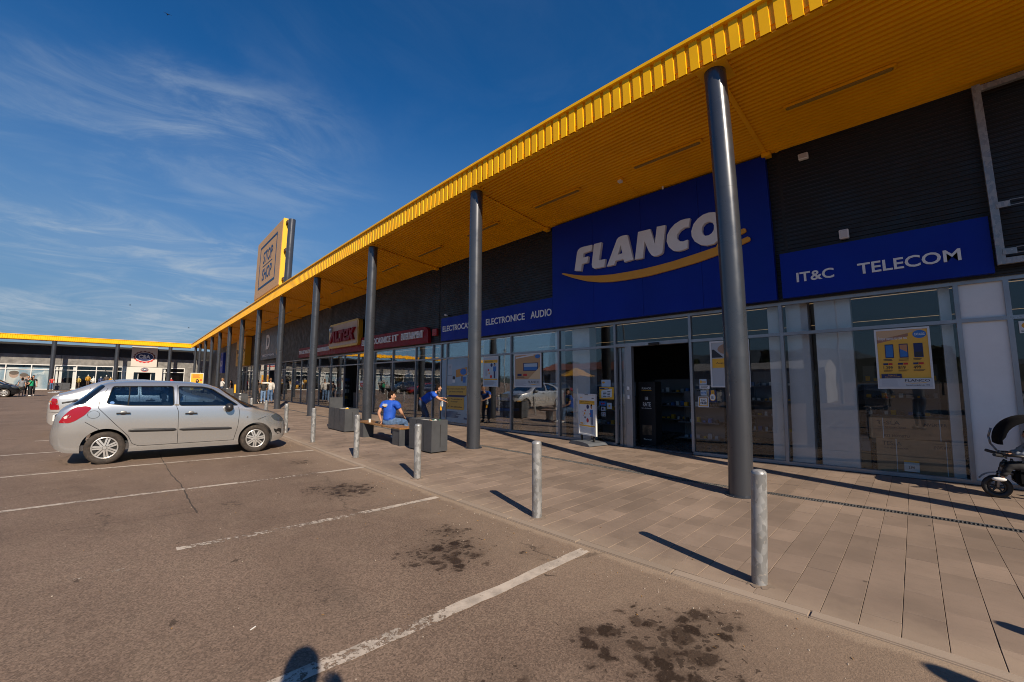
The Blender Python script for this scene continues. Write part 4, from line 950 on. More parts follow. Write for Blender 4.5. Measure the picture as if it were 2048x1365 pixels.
t = poster('price_card', 'white price card lying against the lowest carton', 'price card', onX(9.45), .18, -.02, .075, .26, 0, [('r', 0, .84, 1, 1, orange_l), ('t', '3.999', .3, .25, .7, .5, dark_ink, .02)])
carton('brown television carton lettered UHD TV in the window left of the poster stand', 9.75, 8.0, .3, 1.45, .55, .45, texts=[('SAMSUNG', .97, .78, .80, .90)], group='television cartons in the window')
carton('dark television carton marked 7 under the brown one', 9.68, 7.95, .4, 1.6, .42, .012, mat('dark_carton', (.08, .07, .07), .8), [('UHDTV', .95, .6, .5, .75), ('7', .22, .12, .1, .8)], group='television cartons in the window')
for i in range(3):
    for j in range(2):
        t = thing('appliance_pack', '%s row, %s one of the blue lidded cooker packs stacked behind the second column' % (('bottom', 'middle', 'top')[i], ('right', 'left')[j]), 'appliance pack', (9.55, 9.95+.42*j, .012+.36*i), 0, 'blue lidded cooker packs')
        obj('pack', box((0, 0, 0), (.35, .38, .26), .01), mat('grey_pack', (.14, .15, .17), .5), t); obj('lid', box((-.003, -.003, .262), (.353, .383, .35), .008), blue_pr, t)
        bm = BM(); ring(bm, (-.006, .27, .06), (1, 0, 0), .028, .008, 18, 6); obj('dial', bm, paper, t); obj('photo', box((-.004, .04, .04), (-.001, .18, .2)), grey_pr, t)
# shelves and a totem inside the doorway
t = thing('display_totem', 'black display totem reading FLANCO 18 RATE just inside the open doorway', 'display', (9.90, 5.02, .012))
obj('body', box((0, 0, 0), (.35, .46, 1.62), .004), blackpl, t)
f = lambda a, b, d: Vector((-.002-d, a, b))
ft = lambda s, y0, y1, z0, z1, m=white_l: obj('lettering', fit_text(s, f, y0, y1, z0, z1, .001, .001, .02), m, t)
ft('FLANCO', .36, .10, 1.42, 1.47); obj('print', flat(f, .37, 1.385, .09, 1.405, .001), orange_l, t); ft('18', .28, .19, 1.14, 1.23); ft('RATE', .34, .12, .98, 1.09); ft('fara dobanda', .38, .10, .92, .95); obj('print', flat(f, .37, .25, .10, .50, .001), mat('brown_photo', (.2, .12, .07), .5, 0, .6, 6), t); ft('flanco', .34, .12, .12, .16)
shelf_m = mat('grey_shelf', (.16, .16, .17), .5)
k = 0
for x, y, l, h in ((11.2, 3.9, 1.1, .95), (12.6, 4.6, 2.0, 1.3), (10.6, 6.2, 1.2, 1.2), (12.9, 2.0, 1.6, 1.5), (12.2, 9.5, 2.5, 1.3), (13.5, -.5, 1.5, 1.6)):
    t = thing('shop_shelf', ('low display table straight behind the doorway', 'shelf unit in the dark beyond the display table', 'shelf unit left of the black totem', 'tall shelf unit right of the doorway', 'long shelf unit behind the television cartons', 'shelf unit deep behind the air conditioner cartons')[k], 'shelf', (x, y, .012), 0, 'shelves inside the shop'); k += 1
    z = h
    while z > .1:
        obj('shelf', box((0, 0, z-.03), (.45, l, z)), shelf_m, t)
        for q in range(int(l/.16)):
            s = random.uniform(.05, .11); obj('goods', box((.05, .05+q*.16, z+.001), (.15, .05+q*.16+s, z+random.uniform(.05, .14))), random.choice([grey_pr, blackpl, white_p, amber_pr, blue_pr]), t)
        z -= .42
    obj('upright', box((.42, 0, 0), (.448, .03, h-.031)), shelf_m, t); obj('upright', box((.42, l-.03, 0), (.448, l, h-.031)), shelf_m, t); obj('back_panel', box((.449, 0, 0), (.455, l, h+.4)), shelf_m, t)
for k in range(10):
    y = 15.2+3.1*k+random.uniform(-.4, .4)
    t = thing('shop_shelf', 'grey goods rack inside the windows beyond the bench', 'shelf', (10.4+random.uniform(0, 1.8), y, .012), 0, 'goods racks inside the far shops')
    for z in (.3, .75, 1.2, 1.6):
        bm = BM(); bx(bm, (0, 0, z), (.4, 1.6, z+.025)); obj('shelf', bm, shelf_m, t)
        gm = random.choice([white_p, grey_pr, red_pr, amber_pr, blue_pr, paper])
        for q in range(7):
            if random.random() < .8: obj('goods', box((.05, .05+q*.22, z+.026), (.3, .05+q*.22+random.uniform(.1, .18), z+random.uniform(.12, .32))), gm, t)
    for y_ in (0, 1.57): obj('upright', box((.41, y_, 0), (.44, y_+.03, 1.8)), shelf_m, t)
t = thing('counter', 'dark grey counter inside the second shop doorway', 'counter', (9.8, 21.9, .012)); obj('body', box((0, 0, 0), (.5, 1.6, .95), .01), darkgrey, t); obj('top', box((-.02, -.02, .951), (.52, 1.62, .98)), black_m, t)

# ------------------------------------------------------------------ poster stand on the pavement
t = thing('poster_stand', 'aluminium poster stand with a health notice and a grey weighted foot beside the shop door', 'poster stand', (8.86, 6.38, .012), rad(-14))
pl = lambda a, b, d: Vector((-d, a, b))
obj('foot', (lambda: (lambda b: (prism(b, [[(-.42, .02), (-.36, 0), (.36, 0), (.42, .02), (.34, .075), (.12, .10), (-.12, .10), (-.34, .075)]], lambda a, c, d: Vector((d, a, c)), -.30, .30), b)[1])(BM()))(), mat('dark_grey_foot', (.10, .11, .125), .6, 0, .1, 5), t)
for s in (-.24, .24): obj('post', box((-.02, s-.022, .085), (.02, s+.022, .24)), black_m, t)
bm = BM(); prism(bm, [[(-.345, .235), (.345, .235), (.345, 1.30), (-.345, 1.30)], [(-.31, .27), (.31, .27), (.31, 1.265), (-.31, 1.265)]], pl, -.022, .026); obj('frame', bm, alu_w, t)
obj('sheet', slabbox(pl, -.31, .27, .31, 1.265, -.01, .014), paper, t)
def pr_(u0, v0, u1, v1, m, k=0): obj('print', flat(pl, .31-.62*u0, .27+.995*v0, .31-.62*u1, .27+.995*v1, .0145+.0004*k), m, t)
pr_(0, .76, 1, .86, amber_pr, 1); pr_(0, .19, 1, .225, amber_pr, 1)
obj('lettering', fit_text('Respecta regulile de siguranta', pl, .27, -.27, 1.08, 1.11, .0152, .0152, .02), dark_ink, t); obj('lettering', fit_text('pentru sanatatea ta', pl, .27, -.1, 1.04, 1.065, .0152, .0152, .02), dark_ink, t)
def pe_(cx, cy_, rx, ry, m, k=0):
    bm = BM(); bm.faces.new([bm.verts.new(pl(.31-.62*a, .27+.995*b, .0146+.0004*k)) for a, b in ell(cx, cy_, rx, ry, 18)]); obj('print', bm, m, t)
pe_(.55, .70, .085, .055, navy_ink, 1); pe_(.78, .725, .055, .045, hair_dk, 1); pe_(.78, .69, .05, .04, mat('face_print', (.45, .18, .06), .5), 2); pr_(.69, .44, .87, .63, blue_pr, 1); pr_(.73, .25, .78, .44, navy_ink, 1); pr_(.80, .25, .85, .44, navy_ink, 1); pe_(.53, .35, .075, .055, red_pr, 1); pe_(.38, .60, .045, .025, red_pr, 1); pe_(.34, .52, .05, .03, amber_pr, 1); pe_(.37, .42, .045, .028, navy_ink, 1); pe_(.25, .47, .02, .02, red_pr, 1); pe_(.24, .56, .02, .02, red_pr, 1); pe_(.69, .52, .04, .022, red_pr, 2)
pr_(.05, .93, .22, .95, amber_pr, 1); pr_(.80, .915, .93, .935, dark_ink, 1); pr_(.06, .245, .25, .28, orange_l, 1)
bm = BM()
for q in range(8): bm.faces.new([bm.verts.new(pl(.31-.62*a, .27+.995*b, .0149)) for a, b in ((.05, .02+q*.02), (random.uniform(.7, .95), .02+q*.02), (.9, .028+q*.02), (.05, .028+q*.02))])
obj('fine_print', bm, grey_pr, t)
bm = BM(); bx(bm, (-.035, -.06, 1.27), (-.0265, .06, 1.285)); obj('clip', bm, black_m, t)

# ------------------------------------------------------------------ cars
def interp(tab, x):
    if x <= tab[0][0]: return tab[0][1]
    for (a, p), (b, q) in zip(tab[:-1], tab[1:]):
        if x <= b:
            t = (x-a)/(b-a); return p+(q-p)*t
    return tab[-1][1]
def smooth_tab(tab, n=160):
    x0, x1 = tab[0][0], tab[-1][0]; xs = [x0+(x1-x0)*i/n for i in range(n+1)]; ys = [interp(tab, x) for x in xs]
    for _ in range(3):
        ys = [ys[0]]+[(ys[i-1]+2*ys[i]+ys[i+1])/4 for i in range(1, n)]+[ys[-1]]
    return list(zip(xs, ys))
NS = 10; NU = 16
class CarShape:
    def __init__(s, top, bot, wid, belt, taper=.17, x0=None, x1=None):
        s.top = smooth_tab(top); s.bot = smooth_tab(bot); s.wid = smooth_tab(wid); s.belt = belt; s.taper = taper
        s.x0, s.x1 = top[0][0], top[-1][0]
    def params(s, x):
        zt, zb, w, be = interp(s.top, x), interp(s.bot, x), interp(s.wid, x), interp(s.belt, x)
        zs = min(be, zt-.07); 
        return zt, zb, w, zs
    def side_y(s, x, z):
        zt, zb, w, zs = s.params(x)
        if z <= zs:
            t = max(0, min(1, (z-zb)/(zs-zb)))
            return w*(1-.10*(1-t)**3-.035*t**4+.0*t)-.012*math.exp(-((z-.46)/.035)**2)
        t = min(.999, (z-zs)/(zt-zs)); n = s.n_at(zt-zs)
        th = math.asin(min(1, t**(n/2))) if t > 0 else 0
        return w*.965*(cos(th)**(2/n))*(1-s.taper*max(0, min(1, (z-zs)/.5)))
    def n_at(s, h): return 2.6+3.0*min(1, h/.45)
    def section(s, x, off=0.0):
        zt, zb, w, zs = s.params(x); zt += off; zb -= off
        pts = []
        for i in range(NS+1):
            z = zb+(zs-zb)*i/NS; pts.append((s.side_y(x, z if i else zb+1e-4)+off, z))
        n = s.n_at(zt-zs)
        for i in range(1, NU+1):
            th = (pi/2)*i/NU; z = zs+(zt-zs)*(sin(th)**(2/n)); tp = 1-s.taper*max(0, min(1, (z-zs)/.5))
            pts.append(((w*.965*(max(0, cos(th))**(2/n)))*tp+off*cos(th), z))
        pts[-1] = (0, zt)
        return pts
    def solid(s, off=0.0, xa=None, xb=None, dx=.045, zmin=None):
        xa = s.x0-off if xa is None else xa; xb = s.x1+off if xb is None else xb
        n = max(6, int((xb-xa)/dx)); bm = BM(); rows = []
        for i in range(n+1):
            u = i/n; x = xa+(xb-xa)*u
            sec = s.section(max(s.x0, min(s.x1, x)), off)
            if zmin is not None: sec = [(y, max(z, zmin)) for y, z in sec]
            row = [bm.verts.new((x, 0, sec[0][1]))]+[bm.verts.new((x, -y, z)) for y, z in sec[:-1]]+[bm.verts.new((x, 0, sec[-1][1]))]+[bm.verts.new((x, y, z)) for y, z in reversed(sec[:-1])]
            rows.append(row)
        m = len(rows[0])
        for a, b in zip(rows[:-1], rows[1:]):
            for j in range(m): bm.faces.new((a[j], b[j], b[(j+1) % m], a[(j+1) % m]))
        bm.faces.new(list(reversed(rows[0]))); bm.faces.new(rows[-1])
        if zmin is not None: bmesh.ops.remove_doubles(bm, verts=bm.verts[:], dist=1e-5)
        bmesh.ops.recalc_face_normals(bm, faces=bm.faces[:])
        return bm
def tmpobj(bm):
    me = bpy.data.meshes.new('tmp'); bm.to_mesh(me); bm.free(); o = bpy.data.objects.new('tmp', me); COL.objects.link(o); return o
def boolean(base, cutters, ops):
    for c, op in zip(cutters, ops):
        md = base.modifiers.new('b', 'BOOLEAN'); md.object = c; md.operation = op; md.solver = 'EXACT'
    dg = bpy.context.evaluated_depsgraph_get(); dg.update()
    me = bpy.data.meshes.new_from_object(base.evaluated_get(dg)); base.modifiers.clear()
    return me
def rmobj(*os_):
    for o in os_:
        me = o.data; bpy.data.objects.remove(o); bpy.data.meshes.remove(me)
def sideprism(pts, y0=-1.2, y1=1.2):
    bm = BM(); prism(bm, [pts], lambda a, b, d: Vector((a, d, b)), y0, y1); bmesh.ops.recalc_face_normals(bm, faces=bm.faces[:]); return bm
def rnd(pts, r=.03, n=4):
    """round the corners of a polygon"""
    out = []; k = len(pts)
    for i in range(k):
        p = Vector(pts[i]); a = Vector(pts[i-1])-p; b = Vector(pts[(i+1) % k])-p
        ra = min(r, a.length*.45, b.length*.45); A = p+a.normalized()*ra; B = p+b.normalized()*ra
        for j in range(n+1):
            t = j/n; q = A*(1-t)**2+p*2*t*(1-t)+B*t*t; out.append((q.x, q.y))
    return out
def wheel_meshes(R, spokes=7):
    t_ = BM()
    prof = [(R*.66, .085), (R*.70, .100), (R*.84, .105), (R*.96, .092), (R, .072), (R, -.072), (R*.96, -.092), (R*.84, -.105), (R*.66, -.085)]
    N = 40; rings = [[t_.verts.new((r*cos(2*pi*i/N), -y, r*sin(2*pi*i/N))) for r, y in prof] for i in range(N)]
    for i in range(N):
        for j in range(len(prof)-1): t_.faces.new((rings[i][j], rings[i][j+1], rings[(i+1) % N][j+1], rings[(i+1) % N][j]))
    tb = t_
    c = BM()
    RR = R*.665
    ring(c, (0, -.088, 0), (0, 1, 0), RR-.012, .012, 40, 8)
    for k in range(spokes):
        a = 2*pi*k/spokes+.2; d = Vector((cos(a), 0, sin(a))); p = Vector((-sin(a), 0, cos(a)))
        for sgn in (-1, 1):
            v = [d*.035+p*.004*sgn, d*.035+p*.030*sgn, d*(RR-.012)+p*.038*sgn, d*(RR-.012)+p*.006*sgn]
            if sgn < 0: v.reverse()
            top = [c.verts.new(q+Vector((0, -.098+.014*(q.length/RR)**2, 0))) for q in v]; bo = [c.verts.new(q+Vector((0, -.075, 0))) for q in v]
            c.faces.new(top); 
            for i in range(4): c.faces.new((top[i], top[(i+1) % 4], bo[(i+1) % 4], bo[i]))
    cyl(c, (0, -.075, 0), (0, -.106, 0), .038, 20, .030)
    dk = BM(); cyl(dk, (0, -.04, 0), (0, -.062, 0), RR, 32); 
    return tb, c, dk
def make_car(nm, label, cat, S, paint, rearwin, frontwin, quarter, ws, rw, doors, lights, tails, WB, R, moulding=None, group=None, driver=True, darks=()):
    root = thing(nm, label, cat, (0, 0, 0), 0, group)
    outer = tmpobj(S.solid(0)); inner = tmpobj(S.solid(-.045, S.x0+.35, S.x1-.75, .06, .34))
    arches = []
    for x in (0, WB):
        b = BM(); cyl(b, (x, -1.2, R+.005), (x, -.42, R+.005), R+.052, 40); arches.append(tmpobj(b))
        b = BM(); cyl(b, (x, 1.2, R+.005), (x, .42, R+.005), R+.052, 40); arches.append(tmpobj(b))
    wins = [tmpobj(sideprism(rnd(p, .05))) for p in (rearwin, frontwin) + ((quarter,) if quarter else ())]
    fx = lambda a, b, d: Vector((d, a, b))
    b = BM(); prism(b, [rnd(ws[0], .06)], fx, ws[1], ws[2]); wsO = tmpobj(b)
    b = BM(); prism(b, [rnd(rw[0], .06)], fx, rw[1], rw[2]); rwO = tmpobj(b)
    cut = [inner]+wins+[wsO, rwO]+arches
    me = boolean(outer, cut, ['DIFFERENCE']*len(cut)); me.materials.clear()
    body = obj('body', me, paint, root, smooth=True, ang=32)
    # panes: slightly inset skin, only where it is needed
    gl = tmpobj(S.solid(-.014, S.x0+.12, S.x1-.45, .05)); gin = tmpobj(S.solid(-.020, S.x0+.11, S.x1-.44, .05))
    lowcut = tmpobj(box((S.x0-1, -2, -1), (S.x1+1, 2, .96 if nm != 'x' else .9)))
    gme = boolean(gl, [gin, lowcut], ['DIFFERENCE', 'DIFFERENCE'])
    allglass = bpy.data.objects.new('tmp', gme); COL.objects.link(allglass)
    def piece(pr, name, m, grow=None):
        me = boolean(allglass, [pr], ['INTERSECT']); me.materials.clear(); return obj(name, me, m, root, smooth=True, ang=40)
    def halves(pts, nm_):
        g = [(p[0], p[1]) for p in pts]; cx_ = sum(p[0] for p in g)/len(g); cz = sum(p[1] for p in g)/len(g)
        g = [(cx_+(p[0]-cx_)*1.05, cz+(p[1]-cz)*1.08) for p in g]
        for a, b in ((-1.2, -.3), (.3, 1.2)):
            t = tmpobj(sideprism(g, a, b)); piece(t, nm_, carglass); rmobj(t)
    halves(rearwin, 'rear_door_window'); halves(frontwin, 'front_door_window')
    if quarter: halves(quarter, 'quarter_window')
    for W_, nm_, mm in ((ws, 'windscreen', screenglass), (rw, 'rear_window', carglass)):
        b = BM(); prism(b, [[(p[0]*1.04, 1.22+(p[1]-1.22)*1.10) for p in W_[0]]], fx, W_[1], W_[2]); t = tmpobj(b); piece(t, nm_, mm); rmobj(t)
    for pl_ in (rearwin, frontwin):
        for s_ in (-1, 1):
            b = BM(); pp_ = rnd(pl_, .05, 4); v3 = [Vector((x_, s_*(S.side_y(x_, z_)-.003), z_)) for x_, z_ in pp_]; kk_ = []
            for i_ in range(len(v3)):
                p_, q_ = v3[i_], v3[(i_+1) % len(v3)]; n_ = max(1, int((q_-p_).length/.08))
                for j_ in range(n_):
                    r_ = p_.lerp(q_, j_/n_); kk_.append(Vector((r_.x, s_*(S.side_y(r_.x, r_.z)-.003), r_.z)))
            for i_ in range(len(kk_)): cyl(b, kk_[i_], kk_[(i_+1) % len(kk_)], .0085, 6, cap=False)
            obj('window_seal', b, black_m, root)
    # lamps: blisters cut from a slightly larger skin
    big = tmpobj(S.solid(.006)); big2 = tmpobj(S.solid(-.03))
    def blister(pts, a, b, nm_, m, hollow=True):
        t = tmpobj(sideprism(rnd(pts, .03), a, b)); t2 = tmpobj(sideprism(rnd(pts, .03), a, b))
        me = boolean(t, [big, big2], ['INTERSECT', 'DIFFERENCE']); me.materials.clear(); o = obj(nm_, me, m, root, smooth=True, ang=40); rmobj(t, t2); return o
    lens = mat('headlamp_lens', (.10, .12, .14), .08, .4, coat=1.0); tl_ = mat('tail_lamp_red', (.30, .004, .010), .12, coat=1.0); wl_ = mat('tail_lamp_clear', (.62, .58, .55), .15, coat=1.0); am = mat('tail_lamp_amber', (.62, .22, .01), .15, coat=1.0)
    for sgn in (-1, 1):
        lo, hi = (-1.2, -.30) if sgn < 0 else (.30, 1.2)
        blister(lights, lo, hi, 'headlight', lens)
        for pts in darks: blister(pts, lo, hi, 'dark_glass_edge', mat('dark_glass_edge', (.008, .010, .013), .05, coat=1.0))
        for pts, m in tails: blister(pts, lo, hi, 'tail_light' if m == 'r' else 'tail_light_segment', {'r': tl_, 'w': wl_, 'a': am}[m])
    rmobj(outer, inner, wsO, rwO, gl, gin, lowcut, allglass, big, big2, *arches, *wins)
    # door seams, mouldings, handles, mirrors
    def onside(x, z, e=.001, s=-1): return Vector((x, s*(S.side_y(x, z)+e), z))
    for s in (-1, 1):
        for dline in doors:
            b = BM(); pts = []
            for p, q in zip(dline[:-1], dline[1:]):
                k = max(1, int((Vector(q)-Vector(p)).length/.06))
                pts += [onside(p[0]+(q[0]-p[0])*i/k, p[1]+(q[1]-p[1])*i/k, .0005, s) for i in range(k)]
            pts.append(onside(*dline[-1], .0005, s)); 
            for p, q in zip(pts[:-1], pts[1:]): cyl(b, p, q, .0048, 5, cap=False)
            obj('door_seam', b, black_m, root)
        if moulding:
            for (xa, za, xb, zb_, h) in moulding:
                b = BM(); k = 14; pr = None
                for i in range(k+1):
                    x = xa+(xb-xa)*i/k; z = za+(zb_-za)*i/k; tap = h*(1 if 0 < i < k else .5)
                    r = [b.verts.new(onside(x, z-tap/2, .001, s)), b.verts.new(onside(x, z-tap*.3, .014, s)), b.verts.new(onside(x, z+tap*.3, .014, s)), b.verts.new(onside(x, z+tap/2, .001, s))]
                    if pr:
                        for j in range(3): b.faces.new((pr[j], r[j], r[j+1], pr[j+1]))
                    pr = r
                obj('side_moulding', b, blackpl, root, smooth=True)
    return root, onside
def car_common(root, S, onside, WB, R, handles, mirror, fuel=None, plate=True, mirror_m=None, seatsx=(.5, 1.35), wipers=True, windframe=None):
    w = S.side_y(0, R)
    tb, cv, dk = wheel_meshes(R)
    tbm = bpy.data.meshes.new('tyre'); tb.to_mesh(tbm); tb.free(); tbm.materials.append(rubber); tbm.polygons.foreach_set('use_smooth', [True]*len(tbm.polygons)); tbm.set_sharp_from_angle(angle=rad(50))
    cvm = bpy.data.meshes.new('wheel_cover'); cv.to_mesh(cvm); cv.free(); cvm.materials.append(silver)
    dkm = bpy.data.meshes.new('brake_disc'); dk.to_mesh(dkm); dk.free(); dkm.materials.append(black_m)
    for x in (0, WB):
        for s in (-1, 1):
            wt = bpy.data.objects.new('wheel', tbm); COL.objects.link(wt); wt.parent = root; wt.location = (x, s*(w-.115), R); wt.rotation_euler = (0, random.uniform(0, 1), 0 if s < 0 else pi)
            for m_, n_ in ((cvm, 'wheel_cover'), (dkm, 'brake_disc')): q = bpy.data.objects.new(n_, m_); COL.objects.link(q); q.parent = wt
    for s in (-1, 1):
        for hx, hz in handles:
            b = BM(); p = onside(hx, hz, .022, s); cyl(b, p+Vector((-.105, 0, 0)), p+Vector((.105, 0, 0)), .016, 10); 
            for e in (-.075, .075): cyl(b, p+Vector((e, 0, 0)), onside(hx+e, hz, -.005, s), .010, 8)
            obj('door_handle', b, blackpl, root)
            b = BM(); ball(b, onside(hx, hz, -.006, s), .065, 14, (1, .18, .75)); obj('handle_recess', b, mat('recess_grey', (.2, .2, .2), .4, .5), root, smooth=True)
        mx, mz = mirror; p = onside(mx, mz, .10, s)
        b = BM(); ball(b, p, .115, 16, (.75, .95, .80)); o = obj('wing_mirror', b, mirror_m or blackpl, root, smooth=True)
        b = BM(); cyl(b, p+Vector((.02, -s*.03, -.03)), onside(mx+.06, mz-.06, -.01, s), .02, 8); obj('mirror_arm', b, blackpl, root)
    if fuel:
        b = BM(); 
        for i in range(24):
            a0, a1 = 2*pi*i/24, 2*pi*(i+1)/24
            cyl(b, onside(fuel[0]+.085*cos(a0), fuel[1]+.07*sin(a0)), onside(fuel[0]+.085*cos(a1), fuel[1]+.07*sin(a1)), .003, 5, cap=False)
        obj('fuel_flap_seam', b, black_m, root)
    # cabin: seats, wheel, dashboard, floor
    inm = mat('car_interior', (.025, .027, .032), .8)
    b = BM(); bx(b, (.0, -.62, .36), (WB-.5, .62, .40)); obj('cabin_floor', b, inm, root)
    for sx in seatsx:
        for sy in (-.36, .36):
            b = BM(); bx(b, (sx-.28, sy-.22, .44), (sx+.2, sy+.22, .62)); bmesh.ops.bevel(b, geom=b.edges[:], offset=.04, segments=2, affect='EDGES')
            bk = BM(); mt = Matrix.Translation((sx-.30, sy, .60)) @ Matrix.Rotation(rad(-14), 4, 'Y'); bx(bk, (-.06, -.22, 0), (.06, .22, .55), mtx=mt); bx(bk, (-.05, -.12, .58), (.04, .12, .76), mtx=mt); bmesh.ops.bevel(bk, geom=bk.edges[:], offset=.025, segments=2, affect='EDGES')
            o = obj('seat', b, inm, root, smooth=True, ang=50); q = obj('backrest', bk, inm, o, smooth=True, ang=50)
    b = BM(); mt = Matrix.Translation((seatsx[-1]+.42, .36, .93)) @ Matrix.Rotation(rad(65), 4, 'Y'); ring(b, (0, 0, 0), (0, 0, 1), .185, .014, 26, 8); bmesh.ops.transform(b, matrix=mt, verts=b.verts[:]); obj('steering_wheel', b, black_m, root, smooth=True)
    b = BM(); bx(b, (seatsx[-1]+.5, -.60, .60), (WB-.30, .60, .96)); bmesh.ops.bevel(b, geom=b.edges[:], offset=.05, segments=2, affect='EDGES'); obj('dashboard', b, inm, root, smooth=True, ang=40)
    b = BM(); ball(b, (WB*.5+.48, 0, 1.36), .05, 12, (.4, 2, .7)); obj('interior_mirror', b, black_m, root, smooth=True)

silverp = mat('silver_car_paint', (.58, .592, .60), .23, .74, coat=.6)
silverp2 = mat('older_silver_car_paint', (.68, .675, .665), .25, .65, coat=.6)
A = CarShape(top=[(-.77, .70), (-.755, .78), (-.72, .96), (-.62, 1.09), (-.47, 1.17), (-.30, 1.34), (-.16, 1.48), (-.04, 1.535), (.35, 1.57), (.80, 1.575), (1.3, 1.56), (1.65, 1.515), (1.88, 1.435), (2.10, 1.29), (2.34, 1.13), (2.56, 1.005), (2.75, .955), (2.98, .895), (3.15, .825), (3.26, .72), (3.32, .60)],
             bot=[(-.77, .44), (-.70, .33), (-.55, .25), (0, .21), (2.6, .20), (2.95, .20), (3.2, .24), (3.32, .33)],
             wid=[(-.77, .60), (-.74, .70), (-.64, .79), (-.42, .83), (0, .845), (1.3, .85), (2.5, .845), (2.8, .81), (3.05, .73), (3.2, .62), (3.28, .50), (3.32, .42)],
             belt=[(-.76, .92), (-.5, 1.06), (0, 1.07), (1.0, 1.04), (2.2, 1.00), (2.7, .93), (3.32, .66)])
car1, os1 = make_car('parked_car', 'dusty silver five door hatchback parked side on at the left, nearest car', 'car', A, silverp,
    rearwin=[(-.02, 1.13), (.05, 1.455), (1.02, 1.465), (1.04, 1.075), (.30, 1.09)], frontwin=[(1.13, 1.07), (1.10, 1.465), (1.55, 1.455), (1.72, 1.41), (2.22, 1.055)], quarter=None,
    ws=([(-.66, 1.03), (.66, 1.03), (.56, 1.42), (-.56, 1.42)], 1.6, 3.0), rw=([(-.62, 1.14), (.62, 1.14), (.56, 1.44), (-.56, 1.44)], -1.2, -.05),
    doors=[[(-.02, 1.42), (-.12, 1.20), (-.13, 1.05), (.10, .78), (.33, .52), (.40, .36), (.50, .31), (2.15, .31)], [(1.08, 1.48), (1.085, 1.05), (1.12, .95), (1.13, .31)], [(2.22, 1.03), (2.24, .90), (2.22, .62), (2.15, .31)], [(-.30, .80), (-.10, .655)], [(2.62, .73), (2.80, .80)]],
    lights=[(2.90, .80), (3.02, .845), (3.15, .80), (3.25, .66), (3.12, .655), (2.99, .70)], tails=[([(-.66, .80), (-.60, .92), (-.52, 1.02), (-.42, 1.09), (-.30, 1.095), (-.22, 1.06), (-.31, .93), (-.44, .825), (-.52, .79)], 'r'), ([(-.60, .90), (-.52, .95), (-.49, .90), (-.58, .865)], 'w')],
    WB=2.60, R=.305, darks=[[(-.50, 1.12), (-.34, 1.12), (-.06, 1.46), (-.16, 1.50)], [(1.80, 1.475), (1.90, 1.45), (2.62, 1.015), (2.36, 1.005)]], moulding=[(.33, .615, 1.10, .595, .065), (1.15, .593, 2.10, .57, .06)])
car_common(car1, A, os1, 2.60, .305, [(.24, .945), (1.34, .91)], (2.02, 1.02), fuel=(-.19, .935))
b = BM(); cyl(b, (.10, 0, 1.50), (-.16, 0, 1.83), .006, 6); obj('aerial', b, black_m, car1)
b = BM(); prism(b, [[(-.03, 1.12), (.08, 1.46), (.13, 1.46), (.03, 1.12)]], lambda a, c, d: Vector((a, d, c)), 0, 0.001); bmesh.ops.delete(b, geom=b.faces[:], context='FACES'); b.free()
b = BM(); 
for s in (-1, 1): tube(b, [os1(.30, 1.08, -.012, s), os1(.31, 1.27, -.012, s), os1(.31, 1.46, -.012, s)], .012, 6)
obj('window_divider', b, black_m, car1)
b = BM(); prism(b, [[(2.70, .40), (3.02, .40), (3.02, .33), (2.80, .30)]], lambda a, c, d: Vector((a, d, c)), 0, .001); b.free()
for s in (-1, 1):
    b = BM(); pts = [(2.98, .50), (3.12, .50), (3.18, .48), (3.18, .38), (3.08, .37), (3.02, .42)]; v = [b.verts.new(os1(p[0], p[1], .004, s)) for p in pts]; b.faces.new(v); obj('fog_lamp_recess', b, black_m, car1)
    b = BM(); cyl(b, os1(2.40, .80, -.005, s), os1(2.40, .80, .012, s), .016, 12); obj('side_repeater', b, chrome, car1)
    b = BM(); v = [b.verts.new(os1(x, z, .0035, s)) for x, z in ((1.045, 1.075), (1.125, 1.07), (1.095, 1.47), (1.025, 1.47))]; b.faces.new(v); obj('window_pillar', b, mat('pillar_taupe', (.13, .12, .11), .5), car1)
    b = BM(); v = [b.verts.new(os1(x, z, -.009, s)) for x, z in ell(.06, 1.145, .035, .028, 14)]; b.faces.new(v); obj('window_badge', b, blue_pr, car1)
b = BM(); cyl(b, (-.70, -.02, 1.12), (-.50, -.02, 1.16), .016, 8); ball(b, (-.50, -.02, 1.16), .03, 10); obj('rear_wiper', b, black_m, car1)
b = BM(); tube(b, [(2.62, -.5, 1.0), (2.50, -.1, 1.075), (2.42, .15, 1.12)], .009, 6); tube(b, [(2.62, .1, 1.0), (2.54, .45, 1.04)], .009, 6); bx(b, (2.50, -.60, .985), (2.68, .60, 1.0)); obj('windscreen_wipers', b, black_m, car1)
b = BM(); bx(b, (-.785, -.26, .80), (-.76, .26, .91)); obj('number_plate', b, paper, car1)
car1.location = (-.46, 11.30, 0); car1.rotation_euler = (0, 0, rad(.8))

